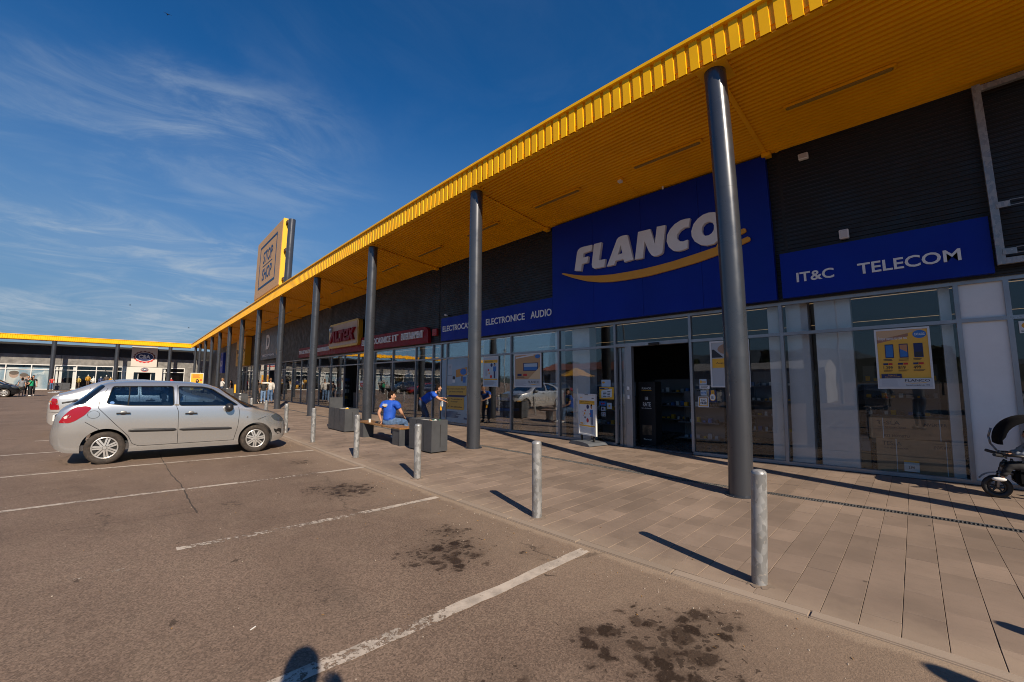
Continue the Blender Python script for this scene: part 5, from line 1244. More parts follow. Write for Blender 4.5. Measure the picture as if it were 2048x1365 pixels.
Bs = CarShape(top=[(-.78, .86), (-.74, .98), (-.66, 1.065), (-.50, 1.095), (-.34, 1.17), (.0, 1.33), (.30, 1.42), (.65, 1.455), (1.15, 1.46), (1.5, 1.43), (1.75, 1.36), (2.1, 1.17), (2.40, 1.03), (2.6, .97), (2.95, .90), (3.2, .80), (3.32, .66), (3.36, .58)],
             bot=[(-.78, .36), (-.70, .27), (-.5, .23), (0, .20), (2.6, .20), (3.2, .22), (3.36, .32)],
             wid=[(-.78, .62), (-.74, .72), (-.60, .80), (-.3, .84), (1.3, .86), (2.5, .855), (2.9, .80), (3.15, .70), (3.3, .56), (3.36, .46)],
             belt=[(-.78, .90), (-.5, .99), (0, 1.0), (1.0, .985), (2.2, .96), (2.7, .90), (3.36, .64)], taper=.20)
car2, os2 = make_car('parked_car', 'older silver hatchback with a small tail spoiler, behind the nearest hatchback', 'car', Bs, silverp2,
    rearwin=[(.05, 1.03), (.30, 1.25), (.62, 1.375), (1.0, 1.385), (1.03, 1.02)], frontwin=[(1.12, 1.02), (1.09, 1.385), (1.45, 1.365), (2.12, 1.01)], quarter=None,
    ws=([(-.66, 1.0), (.66, 1.0), (.54, 1.34), (-.54, 1.34)], 1.45, 3.0), rw=([(-.56, 1.12), (.56, 1.12), (.50, 1.38), (-.50, 1.38)], -1.2, .55),
    doors=[[(.02, 1.22), (-.03, 1.02), (-.02, .80), (.25, .55), (.38, .32), (2.1, .31)], [(1.06, 1.38), (1.08, .31)], [(2.15, 1.0), (2.18, .7), (2.1, .31)], [(-.74, .60), (-.35, .58)]],
    lights=[(2.95, .80), (3.10, .83), (3.22, .78), (3.28, .64), (3.1, .64)], tails=[([(-.72, .66), (-.735, .78), (-.70, .95), (-.60, .94), (-.53, .66)], 'r'), ([(-.76, .79), (-.755, .84), (-.575, .84), (-.565, .79)], 'w'), ([(-.755, .845), (-.745, .88), (-.59, .88), (-.58, .845)], 'a')],
    WB=2.60, R=.30)
car_common(car2, Bs, os2, 2.60, .30, [(.28, .90), (1.32, .88)], (1.98, 1.0), fuel=(-.22, .85), mirror_m=mat('mirror_grey', (.12, .13, .14), .4))
b = BM(); bx(b, (-.80, -.62, 1.085), (-.62, .62, 1.10)); obj('spoiler', b, silverp2, car2)
car2.location = (-1.14, 17.25, 0); car2.scale = (1.09, 1.09, 1.09)

def recolour(c, m, old=('body', 'spoiler')):
    for ch in c.children:
        if ch.name.split('.')[0] in old: ch.material_slots[0].link = 'OBJECT'; ch.material_slots[0].material = m
def car_copy(src, loc, rz, label, m, group=None, sc=1.0):
    c = copy_tree(src); c.location = loc; c.rotation_euler = (0, 0, rz); c.scale = (sc, sc, sc); c['label'] = label
    if group: c['group'] = group
    recolour(c, m); return c
def paint(n, c, r=.25, me=.3): return mat(n, c, r, me, coat=.6)
car_copy(car1, (-11.35, 51.2, 0), rad(-2), 'black tall car at the left edge behind three standing people', paint('black_car_paint', (.012, .013, .016)), None, 1.08)
car_copy(car2, (-12.6, 47.3, 0), rad(3), 'dark blue car cut by the left edge, in front of the black one', paint('navy_car_paint', (.01, .015, .05)), None, .9)
car_copy(car1, (-12.55, 48.9, 0), rad(0), 'red car mostly hidden between the two dark cars at the left edge', paint('red_car_paint', (.35, .01, .015)))
# vehicles across the lot, behind the camera's left; they show in the shop windows
whitep = paint('white_car_paint', (.62, .62, .60)); greyp = paint('grey_car_paint', (.12, .125, .13)); dkp = paint('graphite_car_paint', (.03, .032, .036)); redp = MATS['red_car_paint']
gk = 'cars parked across the lot, mirrored in the shop windows'
spots = [(-3.5, 4.6, 0, whitep, car1), (-12.4, 2.0, pi, greyp, car2), (-12.2, 7.3, 0, dkp, car1), (-12.5, 12.3, pi, whitep, car2), (-12.2, 17.5, 0, dkp, car2), (-12.5, 20.0, pi, redp, car1), (-12.3, 25.1, 0, greyp, car1), (-12.4, 30.3, pi, dkp, car2), (-12.2, -3.0, 0, whitep, car1)]
for i, (x, y, rz, m, src) in enumerate(spots):
    if i == 0: continue
    car_copy(src, (x, y+random.uniform(-.1, .1), 0), rz+rad(random.uniform(-2, 2)), 'parked car seen only as a reflection in the shop windows', m, gk)

# ------------------------------------------------------------------ the far wing
YF = 77.5; YWall = 80.7
wing = thing('shop_building', 'far dark shop wing with a yellow canopy, the C&A entrance and white framed windows', 'building', (-10, 80.7, 0))
def Q(name, bm, m, **k):
    o = obj(name, bm, m, **k); o.parent = wing; o.matrix_parent_inverse = Matrix.Translation((10, -80.7, 0)); return o
def ridged_y(x0, x1, z0, z1, y, pitch=.12, depth=.02):
    bm = BM(); prof = []; z = z0
    while z < z1-1e-4:
        for dz, dx in ((0, 0), (.36, 0), (.48, depth), (.88, depth)):
            if z+dz*pitch < z1: prof.append((y-dx, z+dz*pitch))
        z += pitch
    prof.append((y, z1)); a = [bm.verts.new((x0, p, q)) for p, q in prof]; b = [bm.verts.new((x1, p, q)) for p, q in prof]
    for i in range(len(prof)-1): bm.faces.new((a[i], a[i+1], b[i+1], b[i]))
    return bm
grey_band = mat('grey_clinker_cladding', (.19, .185, .18), .6, 0, .3, 1.6)
x = -46.0
while x < 9.1:
    e = min(9.19, x+6.2); Q('cladding_panel', ridged_y(x+.02, e-.02, 4.75, 6.25, YWall), clad_dk); Q('cladding_panel', ridged_y(x+.02, e-.02, 3.42, 4.73, YWall, .16), grey_band); x += 6.2
Q('wall_core', box((-46, YWall+.03, 3.42), (9.19, YWall+.3, 6.24)), black_m); Q('roof', box((-46, YWall+.31, 6.1), (24, 100, 6.2)), clad_dk)
Q('pier', ridged_y(5.6, 9.19, .0, 3.40, YWall, .16), grey_band)
Q('canopy_soffit', box((-46, YF+.12, 6.50), (6.06, 79.4, 6.56)), soffit_m)
Q('canopy_roof', box((-46, YF+.12, 6.57), (6.06, 79.4, 6.9)), yellow)
x = -46.0
while x < 6.0:
    e = min(6.07, x+6.21); Q('fascia_sheet', fascia(x, e, 'x', YF), yellow); x = e
Q('fascia_cap', box((-46, YF-.045, 7.07), (6.03, YF+.12, 7.135)), yellow); Q('fascia_foot', box((-46, YF+.036, 6.50), (6.06, YF+.11, 6.545)), soffit_m)
wcol = [3.4, -2.82, -9.3, -15.6, -21.9, -28.2, -34.5]
for i, x in enumerate(wcol):
    t = thing('canopy_column', 'round anthracite column of the far wing, ' + ('right of the C&A sign', 'left of the C&A sign', 'beside the printed banner and an anthracite box', 'outside the left edge of the picture', 'outside the left edge of the picture, second', 'outside the left edge of the picture, third', 'outside the left edge of the picture, fourth')[i], 'column', (x, YF+.35, 0), 0, 'round columns carrying the yellow canopy')
    for n_, m_ in (('shaft', colmesh), ('base_flange', flg)): a = bpy.data.objects.new(n_, m_); COL.objects.link(a); a.parent = t
    a = [c for c in t.children if c.name.startswith('shaft')][0]; a.scale = (1.5, 1.5, 1)
# windows of the wing
Q('plinth', box((-46, YWall-.05, 0), (-1.65, YWall+.2, .12)), alu_w)
fr = BM()
Q('window_head', box((-46, YWall-.04, 3.28), (-1.62, YWall+.04, 3.40)), alu_w); Q('window_head', box((2.70, YWall-.04, 3.28), (5.6, YWall+.04, 3.40)), alu_w)
mx = [-46, -43.5, -41, -38.5, -36, -33.5, -31, -28.6, -26.2, -23.6, -21, -18.6, -16.2, -13.87, -11.57, -9.37, -7.15, -5.05, -3.19, -2.15, -1.65]
for x in mx+[2.74, 3.61, 5.55]: Q('mullion', box((x-.05, YWall-.039, .121), (x+.05, YWall+.039, 3.279)), alu_w)
for a, b in list(zip(mx[:-1], mx[1:]))+[(2.74, 3.61), (3.61, 5.55)]:
    Q('transom', box((a+.051, YWall-.035, 2.66), (b-.051, YWall+.035, 2.75)), alu_w)
    Q('pane', box((a+.051, YWall-.006, .121), (b-.051, YWall+.006, 2.659)), shopglass); Q('pane', box((a+.051, YWall-.006, 2.751), (b-.051, YWall+.006, 3.279)), shopglass)
Q('shop_floor', box((-46, YWall+.2, -.05), (24, 96, .011)), tile_m); Q('back_wall', box((-46, 90, 0), (24, 90.1, 3.4)), wall_in); Q('shop_ceiling', box((-46, YWall+.31, 3.45), (24, 96, 3.5)), ceil_in)
# entrance portal and sign
wp_ = mat('cream_white_portal', (.62, .60, .56), .5, 0, .05, 1)
bm = BM(); prism(bm, [[(-1.60, .0), (-1.60, 3.38), (2.68, 3.38), (2.68, 0), (1.84, 0), (1.84, 2.6), (-.78, 2.6), (-.78, 0)]], onY(YWall), .0, .45); Q('entrance_portal', bm, wp_)
for x in (-.25, 1.3): Q('door_frame', box((x-.04, YWall-.1, .01), (x+.04, YWall, 2.59)), alu_w)
Q('pane', box((-.77, YWall-.06, .02), (-.30, YWall-.05, 2.59)), shopglass); Q('pane', box((1.35, YWall-.06, .02), (1.83, YWall-.05, 2.59)), shopglass)
t = thing('shop_sign', 'square white sign with the oval C&A emblem and scalloped rim above the far entrance', 'sign')
fy = onY(YWall-.05)
obj('box', slabbox(fy, -1.22, 3.44, 1.92, 6.44, .0, .45), mat('cream_sign_box', (.58, .54, .49), .5), t)
def emblem(t, cx, cz, s, f, d):
    bm = BM(); prism(bm, [ell(cx, cz, 1.30*s, .84*s, 96, 16, .05*s)], f, d, d+.03); obj('scalloped_rim', bm, mat('dark_red_rim', (.14, .03, .02), .5), t)
    bm = BM(); prism(bm, [[p for p in ell(cx, cz-.02*s, 1.31*s, .845*s, 96, 16, .05*s) if p[1] < cz-.30*s]], f, d+.031, d+.035); obj('red_rim', bm, red_pr, t)
    for k, (rx, rz, m) in enumerate(((1.12, .68, paper), (1.05, .61, navy_ink))):
        bm = BM(); prism(bm, [ell(cx, cz, rx*s, rz*s, 40)], f, d+.037+.01*k, d+.045+.01*k); obj('oval', bm, m, t)
    obj('lettering', fit_text('C&A', f, cx-.72*s, cx+.72*s, cz-.27*s, cz+.33*s, d+.056, d+.07, .045), paper, t)
emblem(t, .36, 4.93, 1.0, fy, .451)
t = thing('shop_sign', 'small oval C&A emblem on the white entrance portal', 'sign'); emblem(t, .48, 3.02, .36, onY(YWall-.45), .001)
# printed hoarding in the left windows
def hoard():
    m = bpy.data.materials.new('printed_hoarding'); m.use_nodes = True; t = NT(m.node_tree); bs = t.n['Principled BSDF']; pos = t.node('ShaderNodeNewGeometry').outputs['Position']
    c = t.mix(t.ss(t.noise(t.mapping(pos, sca=(1, 1, .5)), .7, 3, .5, .6), .38, .62), (.22, .33, .42, 1), (.52, .55, .55, 1))
    c = t.mix(t.ss(t.noise(t.mapping(pos, (9, 0, 0), (0, rad(40), 0), (.4, 1, 2.2)), 2.0, 2, .4, 1.2), .70, .72), c, (.40, .09, .03, 1))
    t.l.new(c, bs.inputs['Base Color']); bs.inputs['Roughness'].default_value = .6; return m
t = thing('window_hoarding', 'pale blue printed hoarding behind the leftmost windows of the far wing', 'hoarding')
obj('sheet', box((-24, YWall+.06, .13), (-9.5, YWall+.08, 2.95)), hoard(), t)
for hx, hz, s in ((-13.1, 2.0, .42), (-12.2, 1.75, .38)):
    bm = BM(); bm.faces.new([bm.verts.new(onY(YWall+.055)(a, b, 0)) for a, b in ell(hx, hz, s, s*1.1, 20)]); obj('printed_face', bm, mat('face_print2', (.42, .30, .24), .6), t)
    bm = BM(); bm.faces.new([bm.verts.new(onY(YWall+.05)(a, b, 0)) for a, b in ell(hx, hz+s*.5, s*1.05, s*.65, 20)]); obj('printed_hair', bm, mat('hair_print2', (.12, .09, .07), .6), t)
t = thing('door_recess', 'dark open doorway between white pillars right of the hoarding', 'doorway'); obj('opening', box((-8.6, YWall+.1, .02), (-7.9, YWall+.5, 3.2)), black_m, t)
for x in (-9.2, -8.75, -7.35, -1.95, 2.95):
    t = thing('pillar', 'white pillar behind the far wing windows, %s' % ('leftmost' if x < -9 else 'next to the dark doorway' if x < -8 else 'between doorway and mannequins' if x < -7 else 'left of the portal' if x < 0 else 'right of the portal'), 'pillar', (x, YWall+.3, 0), 0, 'white pillars in the far wing'); obj('shaft', box((-.17, -.1, .02), (.17, .1, 3.2)), white_p, t)
must = mat('mustard_cloth', (.60, .30, .02), .8); brn = mat('brown_cloth', (.10, .06, .04), .8)
for i, x in enumerate((-6.9, -5.9, -5.3, -4.5, -3.9, -3.4, 3.95)):
    t = thing('mannequin', ('leftmost, in a pale yellow jacket', 'tall one in a mustard jacket and brown skirt', 'short white one beside the tall mustard one', 'one in dark blue and yellow', 'one in brown with mustard trousers', 'rightmost one in a pale mustard coat', 'one in red behind the window right of the entrance')[i]+', mannequin in the far window', 'mannequin', (x, YWall+.55, .35 if i in (1, 4) else .1), 0, 'mannequins in the far windows')
    top = (mat('pale_yellow_cloth', (.6, .42, .12), .8), must, white_p, navy_ink, brn, must, red_pr)[i]; bot_ = (brn, brn, must, amber_pr, must, white_p, red_pr)[i]
    bm = BM(); cyl(bm, (0, 0, .85), (0, 0, 1.45), .15, 12, .20); ball(bm, (0, 0, 1.45), .19, 12, (1, .6, .5)); obj('jacket', bm, top, t, smooth=True)
    for s in (-1, 1): bm = BM(); tube(bm, [(s*.2, 0, 1.42), (s*.27, -.03, 1.15), (s*.2, -.12, .95)], .055, 8); obj('sleeve', bm, top, t, smooth=True)
    for s in (-1, 1): bm = BM(); cyl(bm, (s*.09, 0, .02), (s*.09, 0, .9), .06, 10, .10); obj('leg', bm, bot_, t, smooth=True)
    bm = BM(); ball(bm, (0, 0, 1.66), .10, 12, (.85, 1, 1.2)); cyl(bm, (0, 0, 1.5), (0, 0, 1.6), .045, 8); obj('head', bm, white_p, t, smooth=True)
t = thing('advert_board', 'amber advert board with a dark haired woman and a red dot near the far corner', 'advert', (5.45, 60, .012))
fa = lambda a, b, d: Vector((a, -d, b))
obj('case', box((-.68, -.06, .35), (.68, .10, 2.42), .02), alu_w, t); obj('sheet', slabbox(fa, -.60, .42, .60, 2.34, .061, .066), amber_pr, t)
bm = BM(); 
for q in range(4): bm.faces.new([bm.verts.new(fa(a, b, .068)) for a, b in ((-.45, 2.18-q*.11), (.2+.1*(q % 2), 2.18-q*.11), (.2+.1*(q % 2), 2.22-q*.11), (-.45, 2.22-q*.11))])
obj('lettering', bm, red_pr, t)
bm = BM(); bm.faces.new([bm.verts.new(fa(a, b, .069)) for a, b in ell(.05, 1.45, .17, .24, 18)]); obj('hair_print', bm, hair_dk, t)
bm = BM(); bm.faces.new([bm.verts.new(fa(a, b, .071)) for a, b in ell(.04, 1.50, .075, .10, 16)]); obj('face_print', bm, skin_m, t)
bm = BM(); bm.faces.new([bm.verts.new(fa(a, b, .070)) for a, b in ((-.3, .45), (.4, .45), (.34, 1.1), (.1, 1.3), (-.06, 1.3), (-.26, 1.05))]); obj('dress_print', bm, black_m, t)
bm = BM(); bm.faces.new([bm.verts.new(fa(a, b, .070)) for a, b in ell(.42, 1.58, .11, .10, 18)]); obj('dot_print', bm, red_pr, t)
for s in (-.45, .45): obj('post', box((s-.04, -.04, 0), (s+.04, .04, .349)), colpaint, t)

# ------------------------------------------------------------------ people
def skinmesh(verts, edges, radii, root, sub=2, fold=0.0):
    me = bpy.data.meshes.new('tmp'); me.from_pydata([tuple(v) for v in verts], edges, []); o = bpy.data.objects.new('tmp', me); COL.objects.link(o)
    o.modifiers.new('s', 'SKIN'); md = o.modifiers.new('u', 'SUBSURF'); md.levels = sub; md.render_levels = sub
    if not me.skin_vertices: me.skin_vertices.new()
    sl = me.skin_vertices[0].data
    for i, r in enumerate(radii): sl[i].radius = (r, r) if not isinstance(r, tuple) else r; sl[i].use_root = (i == root)
    dg = bpy.context.evaluated_depsgraph_get(); dg.update(); out = bpy.data.meshes.new_from_object(o.evaluated_get(dg)); out.materials.clear()
    rmobj(o)
    if fold > 0:
        from mathutils import noise as nz
        out.update(); nn_ = [v.normal.copy() for v in out.vertices]
        for v, n_ in zip(out.vertices, nn_):
            c_ = v.co; q_ = nz.noise(Vector((c_.x*9, c_.y*9, c_.z*22+c_.x*8)))+.5*nz.noise(Vector((c_.x*24, c_.y*24, c_.z*40)))
            v.co = c_+n_*(-abs(q_)*fold+fold*.3)
    return out
V3 = lambda p: Vector(p)
def chain(pts, rs, n=2):
    """densify a limb so the skin keeps its taper"""
    P_, R_2 = [], []
    for (a, b), (ra, rb) in zip(zip(pts[:-1], pts[1:]), zip(rs[:-1], rs[1:])):
        for i in range(n): t = i/n; P_.append(V3(a).lerp(V3(b), t)); R_2.append(ra+(rb-ra)*t)
    P_.append(V3(pts[-1])); R_2.append(rs[-1]); return P_, R_2
STAND = dict(pel=(0, 0, .93), chest=(0, .0, 1.24), neck=(0, .0, 1.46), head=(0, .03, 1.64), look=(0, 1, 0),
             hl=(-.095, 0, .90), kl=(-.10, .03, .50), al=(-.11, -.02, .09), hr=(.095, 0, .90), kr=(.10, .03, .50), ar=(.11, -.02, .09),
             sl=(-.185, 0, 1.40), el=(-.24, -.03, 1.12), wl=(-.24, .08, .88), sr=(.185, 0, 1.40), er=(.24, -.03, 1.12), wr=(.24, .08, .88), fl=(0, 1, 0), frr=(0, 1, 0))
def person(label, loc, rz, pose=None, h=1.75, shirt=None, trousers=None, hairm=hair_dk, shoes=None, hairlen=0, sleeve=.9, shorts=False, build=1.0, shirtlen=0, detail=False, group=None, bald=False, dress=False):
    p = dict(STAND); p.update(pose or {}); k = h/1.75
    J = {a: V3(b)*k for a, b in p.items() if a not in ('look', 'fl', 'frr')}
    t = thing('person', label, 'person', loc, rz, group)
    bld = build*k
    # body: one continuous skin from pelvis to head, arms, legs
    vs, es, rs = [], [], []
    def add(pts, r, start=None):
        idx = []
        for i, (q, w_) in enumerate(zip(pts, r)):
            if i == 0 and start is not None: idx.append(start); continue
            vs.append(q); rs.append(w_); idx.append(len(vs)-1)
            if i > 0: es.append((idx[-2], idx[-1]))
        return idx
    neckb = J['neck']; hd = J['head']; look = V3(p['look']).normalized()
    sp = add(*chain([J['pel'], J['pel'].lerp(J['chest'], .5), J['chest'], J['chest'].lerp(neckb, .75), neckb, neckb.lerp(hd, .45)], [.115*bld, .105*bld, .125*bld, .085*bld, .052*k, .052*k], 1))
    chest_i = sp[3]
    for s in 'lr':
        add(*chain([J['chest'].lerp(neckb, .7), J['s'+s], J['e'+s], J['w'+s]], [.07*k, .052*bld, .038*bld, .026*k], 2), start=chest_i)
        add(*chain([J['pel'], J['h'+s], J['k'+s], J['a'+s]], [.09*k, .078*bld, .052*bld, .034*k], 2), start=sp[0])
    me = skinmesh(vs, es, rs, 0, 1)
    bm = BM(); bm.from_mesh(me); bpy.data.meshes.remove(me)
    # head with face relief
    side = look.cross(Vector((0, 0, 1))).normalized(); upv = side.cross(look).normalized()
    HM = Matrix((side, look, upv)).transposed().to_4x4(); HM.translation = hd
    hb = BM(); bmesh.ops.create_uvsphere(hb, u_segments=18, v_segments=12, radius=1)
    for v in hb.verts:
        x, y, z = v.co; y2 = y*(.098 if y > 0 else .100); z2 = z*(.118 if z > 0 else .125); x2 = x*.076*(1 if z > -.3 else 1-.35*(-z-.3))
        if y > .7 and abs(x) < .35 and abs(z) < .8: y2 *= .97
        v.co = HM @ (Vector((x2, y2, z2))*k)
    def blob(c, s): ball(hb, (0, 0, 0), .001, 8); 
    def addball(c, r, sc):
        b2 = BM(); ball(b2, (0, 0, 0), 1, 10); 
        for v in b2.verts: v.co = HM @ (Vector((c[0]+v.co.x*r*sc[0], c[1]+v.co.y*r*sc[1], c[2]+v.co.z*r*sc[2]))*k)
        m2 = bpy.data.meshes.new('q'); b2.to_mesh(m2); b2.free(); bm.from_mesh(m2); bpy.data.meshes.remove(m2)
    m2 = bpy.data.meshes.new('q'); hb.to_mesh(m2); hb.free(); bm.from_mesh(m2); bpy.data.meshes.remove(m2)
    addball((0, .100, -.012), .016, (.8, 1.2, 1.7)); addball((0, .086, -.058), .022, (1.1, .7, .45)); addball((0, .070, -.098), .026, (1, .9, .8))
    for s in (-1, 1): addball((s*.078, -.005, -.01), .020, (.45, .9, 1.6)); addball((s*.032, .084, .020), .016, (1.2, .6, .7))
    # hands: palm, four fingers and a thumb
    for s, dname in (('l', 'fl'), ('r', 'frr')):
        wv = J['w'+s]; fd = V3(p[dname]).normalized() if dname in (pose or {}) else (J['w'+s]-J['e'+s]).normalized()
        sd = fd.cross(Vector((0, 0, 1)) if abs(fd.z) < .9 else Vector((0, 1, 0))).normalized(); nn = sd.cross(fd).normalized()
        b2 = BM(); palm = wv+fd*.045*k
        mt = Matrix((sd, fd, nn)).transposed().to_4x4(); mt.translation = palm
        bmesh.ops.create_uvsphere(b2, u_segments=10, v_segments=8, radius=.046*k, matrix=mt @ Matrix.Diagonal((.92, 1.15, .42, 1)))
        for q in range(4):
            L = (.062, .072, .068, .052)[q]*k; o_ = palm+sd*(-.030+.020*q)*k+fd*.038*k; m_ = o_+fd*L*.55-nn*.006*k; e_ = m_+fd*L*.42-nn*.020*k
            cyl(b2, o_, m_, .0095*k, 7); cyl(b2, m_, e_, .0085*k, 7, .0065*k)
        o_ = palm-sd*.034*k-fd*.012*k; cyl(b2, o_, o_-sd*.022*k+fd*.030*k-nn*.006*k, .011*k, 7); cyl(b2, o_-sd*.022*k+fd*.030*k-nn*.006*k, o_-sd*.022*k+fd*.058*k-nn*.012*k, .0095*k, 7, .007*k)
        m2 = bpy.data.meshes.new('q'); b2.to_mesh(m2); b2.free(); bm.from_mesh(m2); bpy.data.meshes.remove(m2)
    bmesh.ops.recalc_face_normals(bm, faces=bm.faces[:])
    obj('body', bm, skin_m, t, smooth=True)
    # shirt
    if shirt:
        vs, es, rs = [], [], []
        base = J['pel'].lerp(J['chest'], -.12-shirtlen)
        sp = add(*chain([base, J['pel'].lerp(J['chest'], .45), J['chest'], J['chest'].lerp(neckb, .72), J['chest'].lerp(neckb, .96)], [.148*bld*(1+shirtlen*.4), .128*bld, .152*bld, .112*bld, .060*k], 1))
        for s in 'lr':
            L = min(1.8, sleeve)
            if L <= 1: pts = [J['chest'].lerp(neckb, .62), J['s'+s], J['s'+s].lerp(J['e'+s], L)]; rr_ = [.10*k, .074*bld, .062*bld]
            else: pts = [J['chest'].lerp(neckb, .62), J['s'+s], J['e'+s], J['e'+s].lerp(J['w'+s], L-1+.1)]; rr_ = [.10*k, .074*bld, .056*bld, .043*bld]
            add(*chain(pts, rr_, 2), start=sp[3])
        obj('shirt', skinmesh(vs, es, rs, 0, 3 if detail else 2, .022), shirt, t, smooth=True)
    if trousers:
        vs, es, rs = [], [], []
        sp = add(*chain([J['pel'].lerp(J['chest'], .12), J['pel'], ], [.128*bld, .132*bld], 1))
        for s in 'lr':
            e_ = 1.0 if not shorts else .0
            if shorts: pts = [J['pel'], J['h'+s], J['h'+s].lerp(J['k'+s], .85)]; rr_ = [.12*bld, .108*bld, .088*bld]
            else: pts = [J['pel'], J['h'+s], J['k'+s], J['k'+s].lerp(J['a'+s], .93)]; rr_ = [.12*bld, .104*bld, .070*bld, .055*bld]
            add(*chain(pts, rr_, 2), start=sp[1])
        obj('trousers', skinmesh(vs, es, rs, 1, 3 if detail else 2, .018), trousers, t, smooth=True)
    for s in 'lr':
        b2 = BM(); a = J['a'+s]; fdir = V3((look.x, look.y, 0)).normalized() if 'foot' not in p else V3(p['foot']).normalized()
        mt = Matrix((fdir.cross(Vector((0, 0, 1))), fdir, Vector((0, 0, 1)))).transposed().to_4x4(); mt.translation = a+fdir*.055*k-Vector((0, 0, .035*k))
        bmesh.ops.create_uvsphere(b2, u_segments=12, v_segments=8, radius=1, matrix=mt @ Matrix.Diagonal((.048*k, .135*k, .052*k, 1)))
        for v in b2.verts: v.co.z = max(v.co.z, a.z-.085*k)
        obj('shoe', b2, shoes or paper, t, smooth=True)
    if not bald:
        b2 = BM(); bmesh.ops.create_uvsphere(b2, u_segments=18, v_segments=12, radius=1)
        for v in b2.verts:
            x, y, z = v.co
            jit = 1+random.uniform(-.02, .02)
            q = Vector((x*.084*jit, y*.106*jit-.008, z*.128*jit+.006))
            lim = .035 if y > .35 else (-.02 if y > -.1 else -.075-hairlen)
            if z*.128 < lim: q.z = max(q.z, lim) if not hairlen else q.z
            if y > .35 and q.z < .04: q.y = min(q.y, .03); q.z = max(q.z, .04)
            v.co = HM @ (q*k)
        obj('hair', b2, hairm, t, smooth=True)
        if hairlen:
            b2 = BM(); 
            for v in [0]:
                bmesh.ops.create_uvsphere(b2, u_segments=12, v_segments=10, radius=1, matrix=HM @ Matrix.Diagonal((.082*k, .055*k, (.10+hairlen)*k, 1)) @ Matrix.Translation((0, -1.0, -.55)))
            obj('long_hair', b2, hairm, t, smooth=True)
    return t
# seated man: body faces the shop, head turned right
seat = dict(pel=(0, 0, .545), chest=(0, .05, .86), neck=(-.01, .08, 1.09), head=(.0, .115, 1.225), look=(.85, .55, -.10),
            hl=(-.10, .04, .53), kl=(-.10, .48, .50), al=(-.18, .50, .10), hr=(.10, .04, .53), kr=(.26, .42, .50), ar=(.28, .46, .10),
            sl=(-.20, .06, 1.02), el=(-.30, -.04, .76), wl=(-.24, .02, .52), sr=(.20, .06, 1.02), er=(.29, .17, .76), wr=(.22, .40, .64), foot=(0, 1, 0))
man1 = person('man in a bright blue tee and jeans sitting on the bench', (5.33, 10.36, .0), rad(-60), seat, 1.75, tee_blue, denim, hair_dk, paper, 0, .55, build=1.24, detail=True)
for a0, a1, z, m in ((-.13, -.01, 1.005, paper), (-.11, .01, .982, paper), (-.13, .0, .960, paper), (-.08, -.01, .938, amber_pr)):
    obj('back_print', box((a0, -.142+.30*(z-.93), z-.008), (a1, -.10+.30*(z-.93), z+.008), .002), m, man1)
bend = dict(pel=(0, 0, .88), chest=(.0, .26, 1.08), neck=(.0, .46, 1.20), head=(.0, .57, 1.38), look=(-.25, .95, -.05),
            hl=(-.095, 0, .85), kl=(-.12, .10, .46), al=(-.14, -.04, .09), hr=(.095, 0, .85), kr=(.13, .20, .46), ar=(.16, .28, .09),
            sl=(-.19, .40, 1.18), el=(-.34, .52, 1.02), wl=(-.20, .74, 1.02), sr=(.19, .40, 1.18), er=(.30, .62, 1.00), wr=(.12, .80, .92))
man2 = person('man in a blue tee shirt and dark jeans leaning forward beside the litter box', (7.78, 12.70, .012), rad(-125), bend, 1.75, tee_blue, denim_dk, hair_dk, dark_ink, 0, .6, build=1.16, detail=True)
bm = BM(); cyl(bm, (0, -.005, .925), (0, .03, .955), .145, 20); obj('belt', bm, mat('brown_belt', (.14, .05, .03), .5), man2)
t = thing('drinks_bottle', 'small checked bag with an orange bottle held by the leaning man', 'bag', (8.24, 12.18, .62)); bm = BM(); cyl(bm, (0, 0, 0), (0, 0, .16), .03, 12); obj('bottle', bm, orange_l, t); bm = BM(); bx(bm, (-.02, -.09, .12), (.04, .03, .34)); bmesh.ops.bevel(bm, geom=bm.edges[:], offset=.015, segments=2, affect='EDGES'); obj('bag', bm, mat('checked_bag', (.4, .45, .5), .7, 0, .8, 60), t)

def cloth(n, c): return mat(n, c, .85, 0, .12, 9)
g1 = 'three people seen from behind between the far columns'
person('person in a brown patterned jacket, leftmost of three seen from behind', (6.62, 32.6, .012), rad(-15), None, 1.62, cloth('brown_jacket', (.12, .09, .075)), cloth('black_trousers', (.015, .015, .017)), hair_dk, paper, .02, 1.7, group=g1)
person('woman in a black top and light blue jeans, middle of three from behind', (6.95, 32.4, .012), rad(-5), dict(wr=(.18, .25, 1.05), er=(.28, .02, 1.16)), 1.64, cloth('black_top', (.02, .02, .022)), mat('light_denim', (.13, .22, .38), .8, 0, .2, 12), mat('brown_hair', (.06, .03, .015), .6), paper, .08, .9, build=1.05, group=g1)
person('man in a white shirt and blue jeans with his arm out, rightmost of the three', (7.38, 32.3, .012), rad(8), dict(el=(-.42, .05, 1.40), wl=(-.62, .12, 1.42), sl=(-.20, 0, 1.42)), 1.78, cloth('white_shirt', (.55, .54, .52)), denim, mat('short_grey_brown_hair', (.16, .09, .05), .7), dark_ink, 0, 1.6, build=1.12, group=g1)
person('man in a white shirt raising a hand to his face by the far columns', (6.5, 48, .012), rad(-75), dict(er=(.30, .16, 1.16), wr=(.10, .24, 1.50), el=(-.26, .12, 1.12), wl=(-.02, .26, 1.12)), 1.80, cloth('white_shirt', (.55, .54, .52)), denim_dk, mat('fair_hair', (.25, .14, .07), .7), dark_ink, 0, 1.6, build=1.15)
person('woman in a black top and denim shorts among the far columns', (7.2, 47.2, .012), rad(60), None, 1.58, cloth('black_top', (.02, .02, .022)), denim, hair_dk, paper, .05, .5, shorts=True)
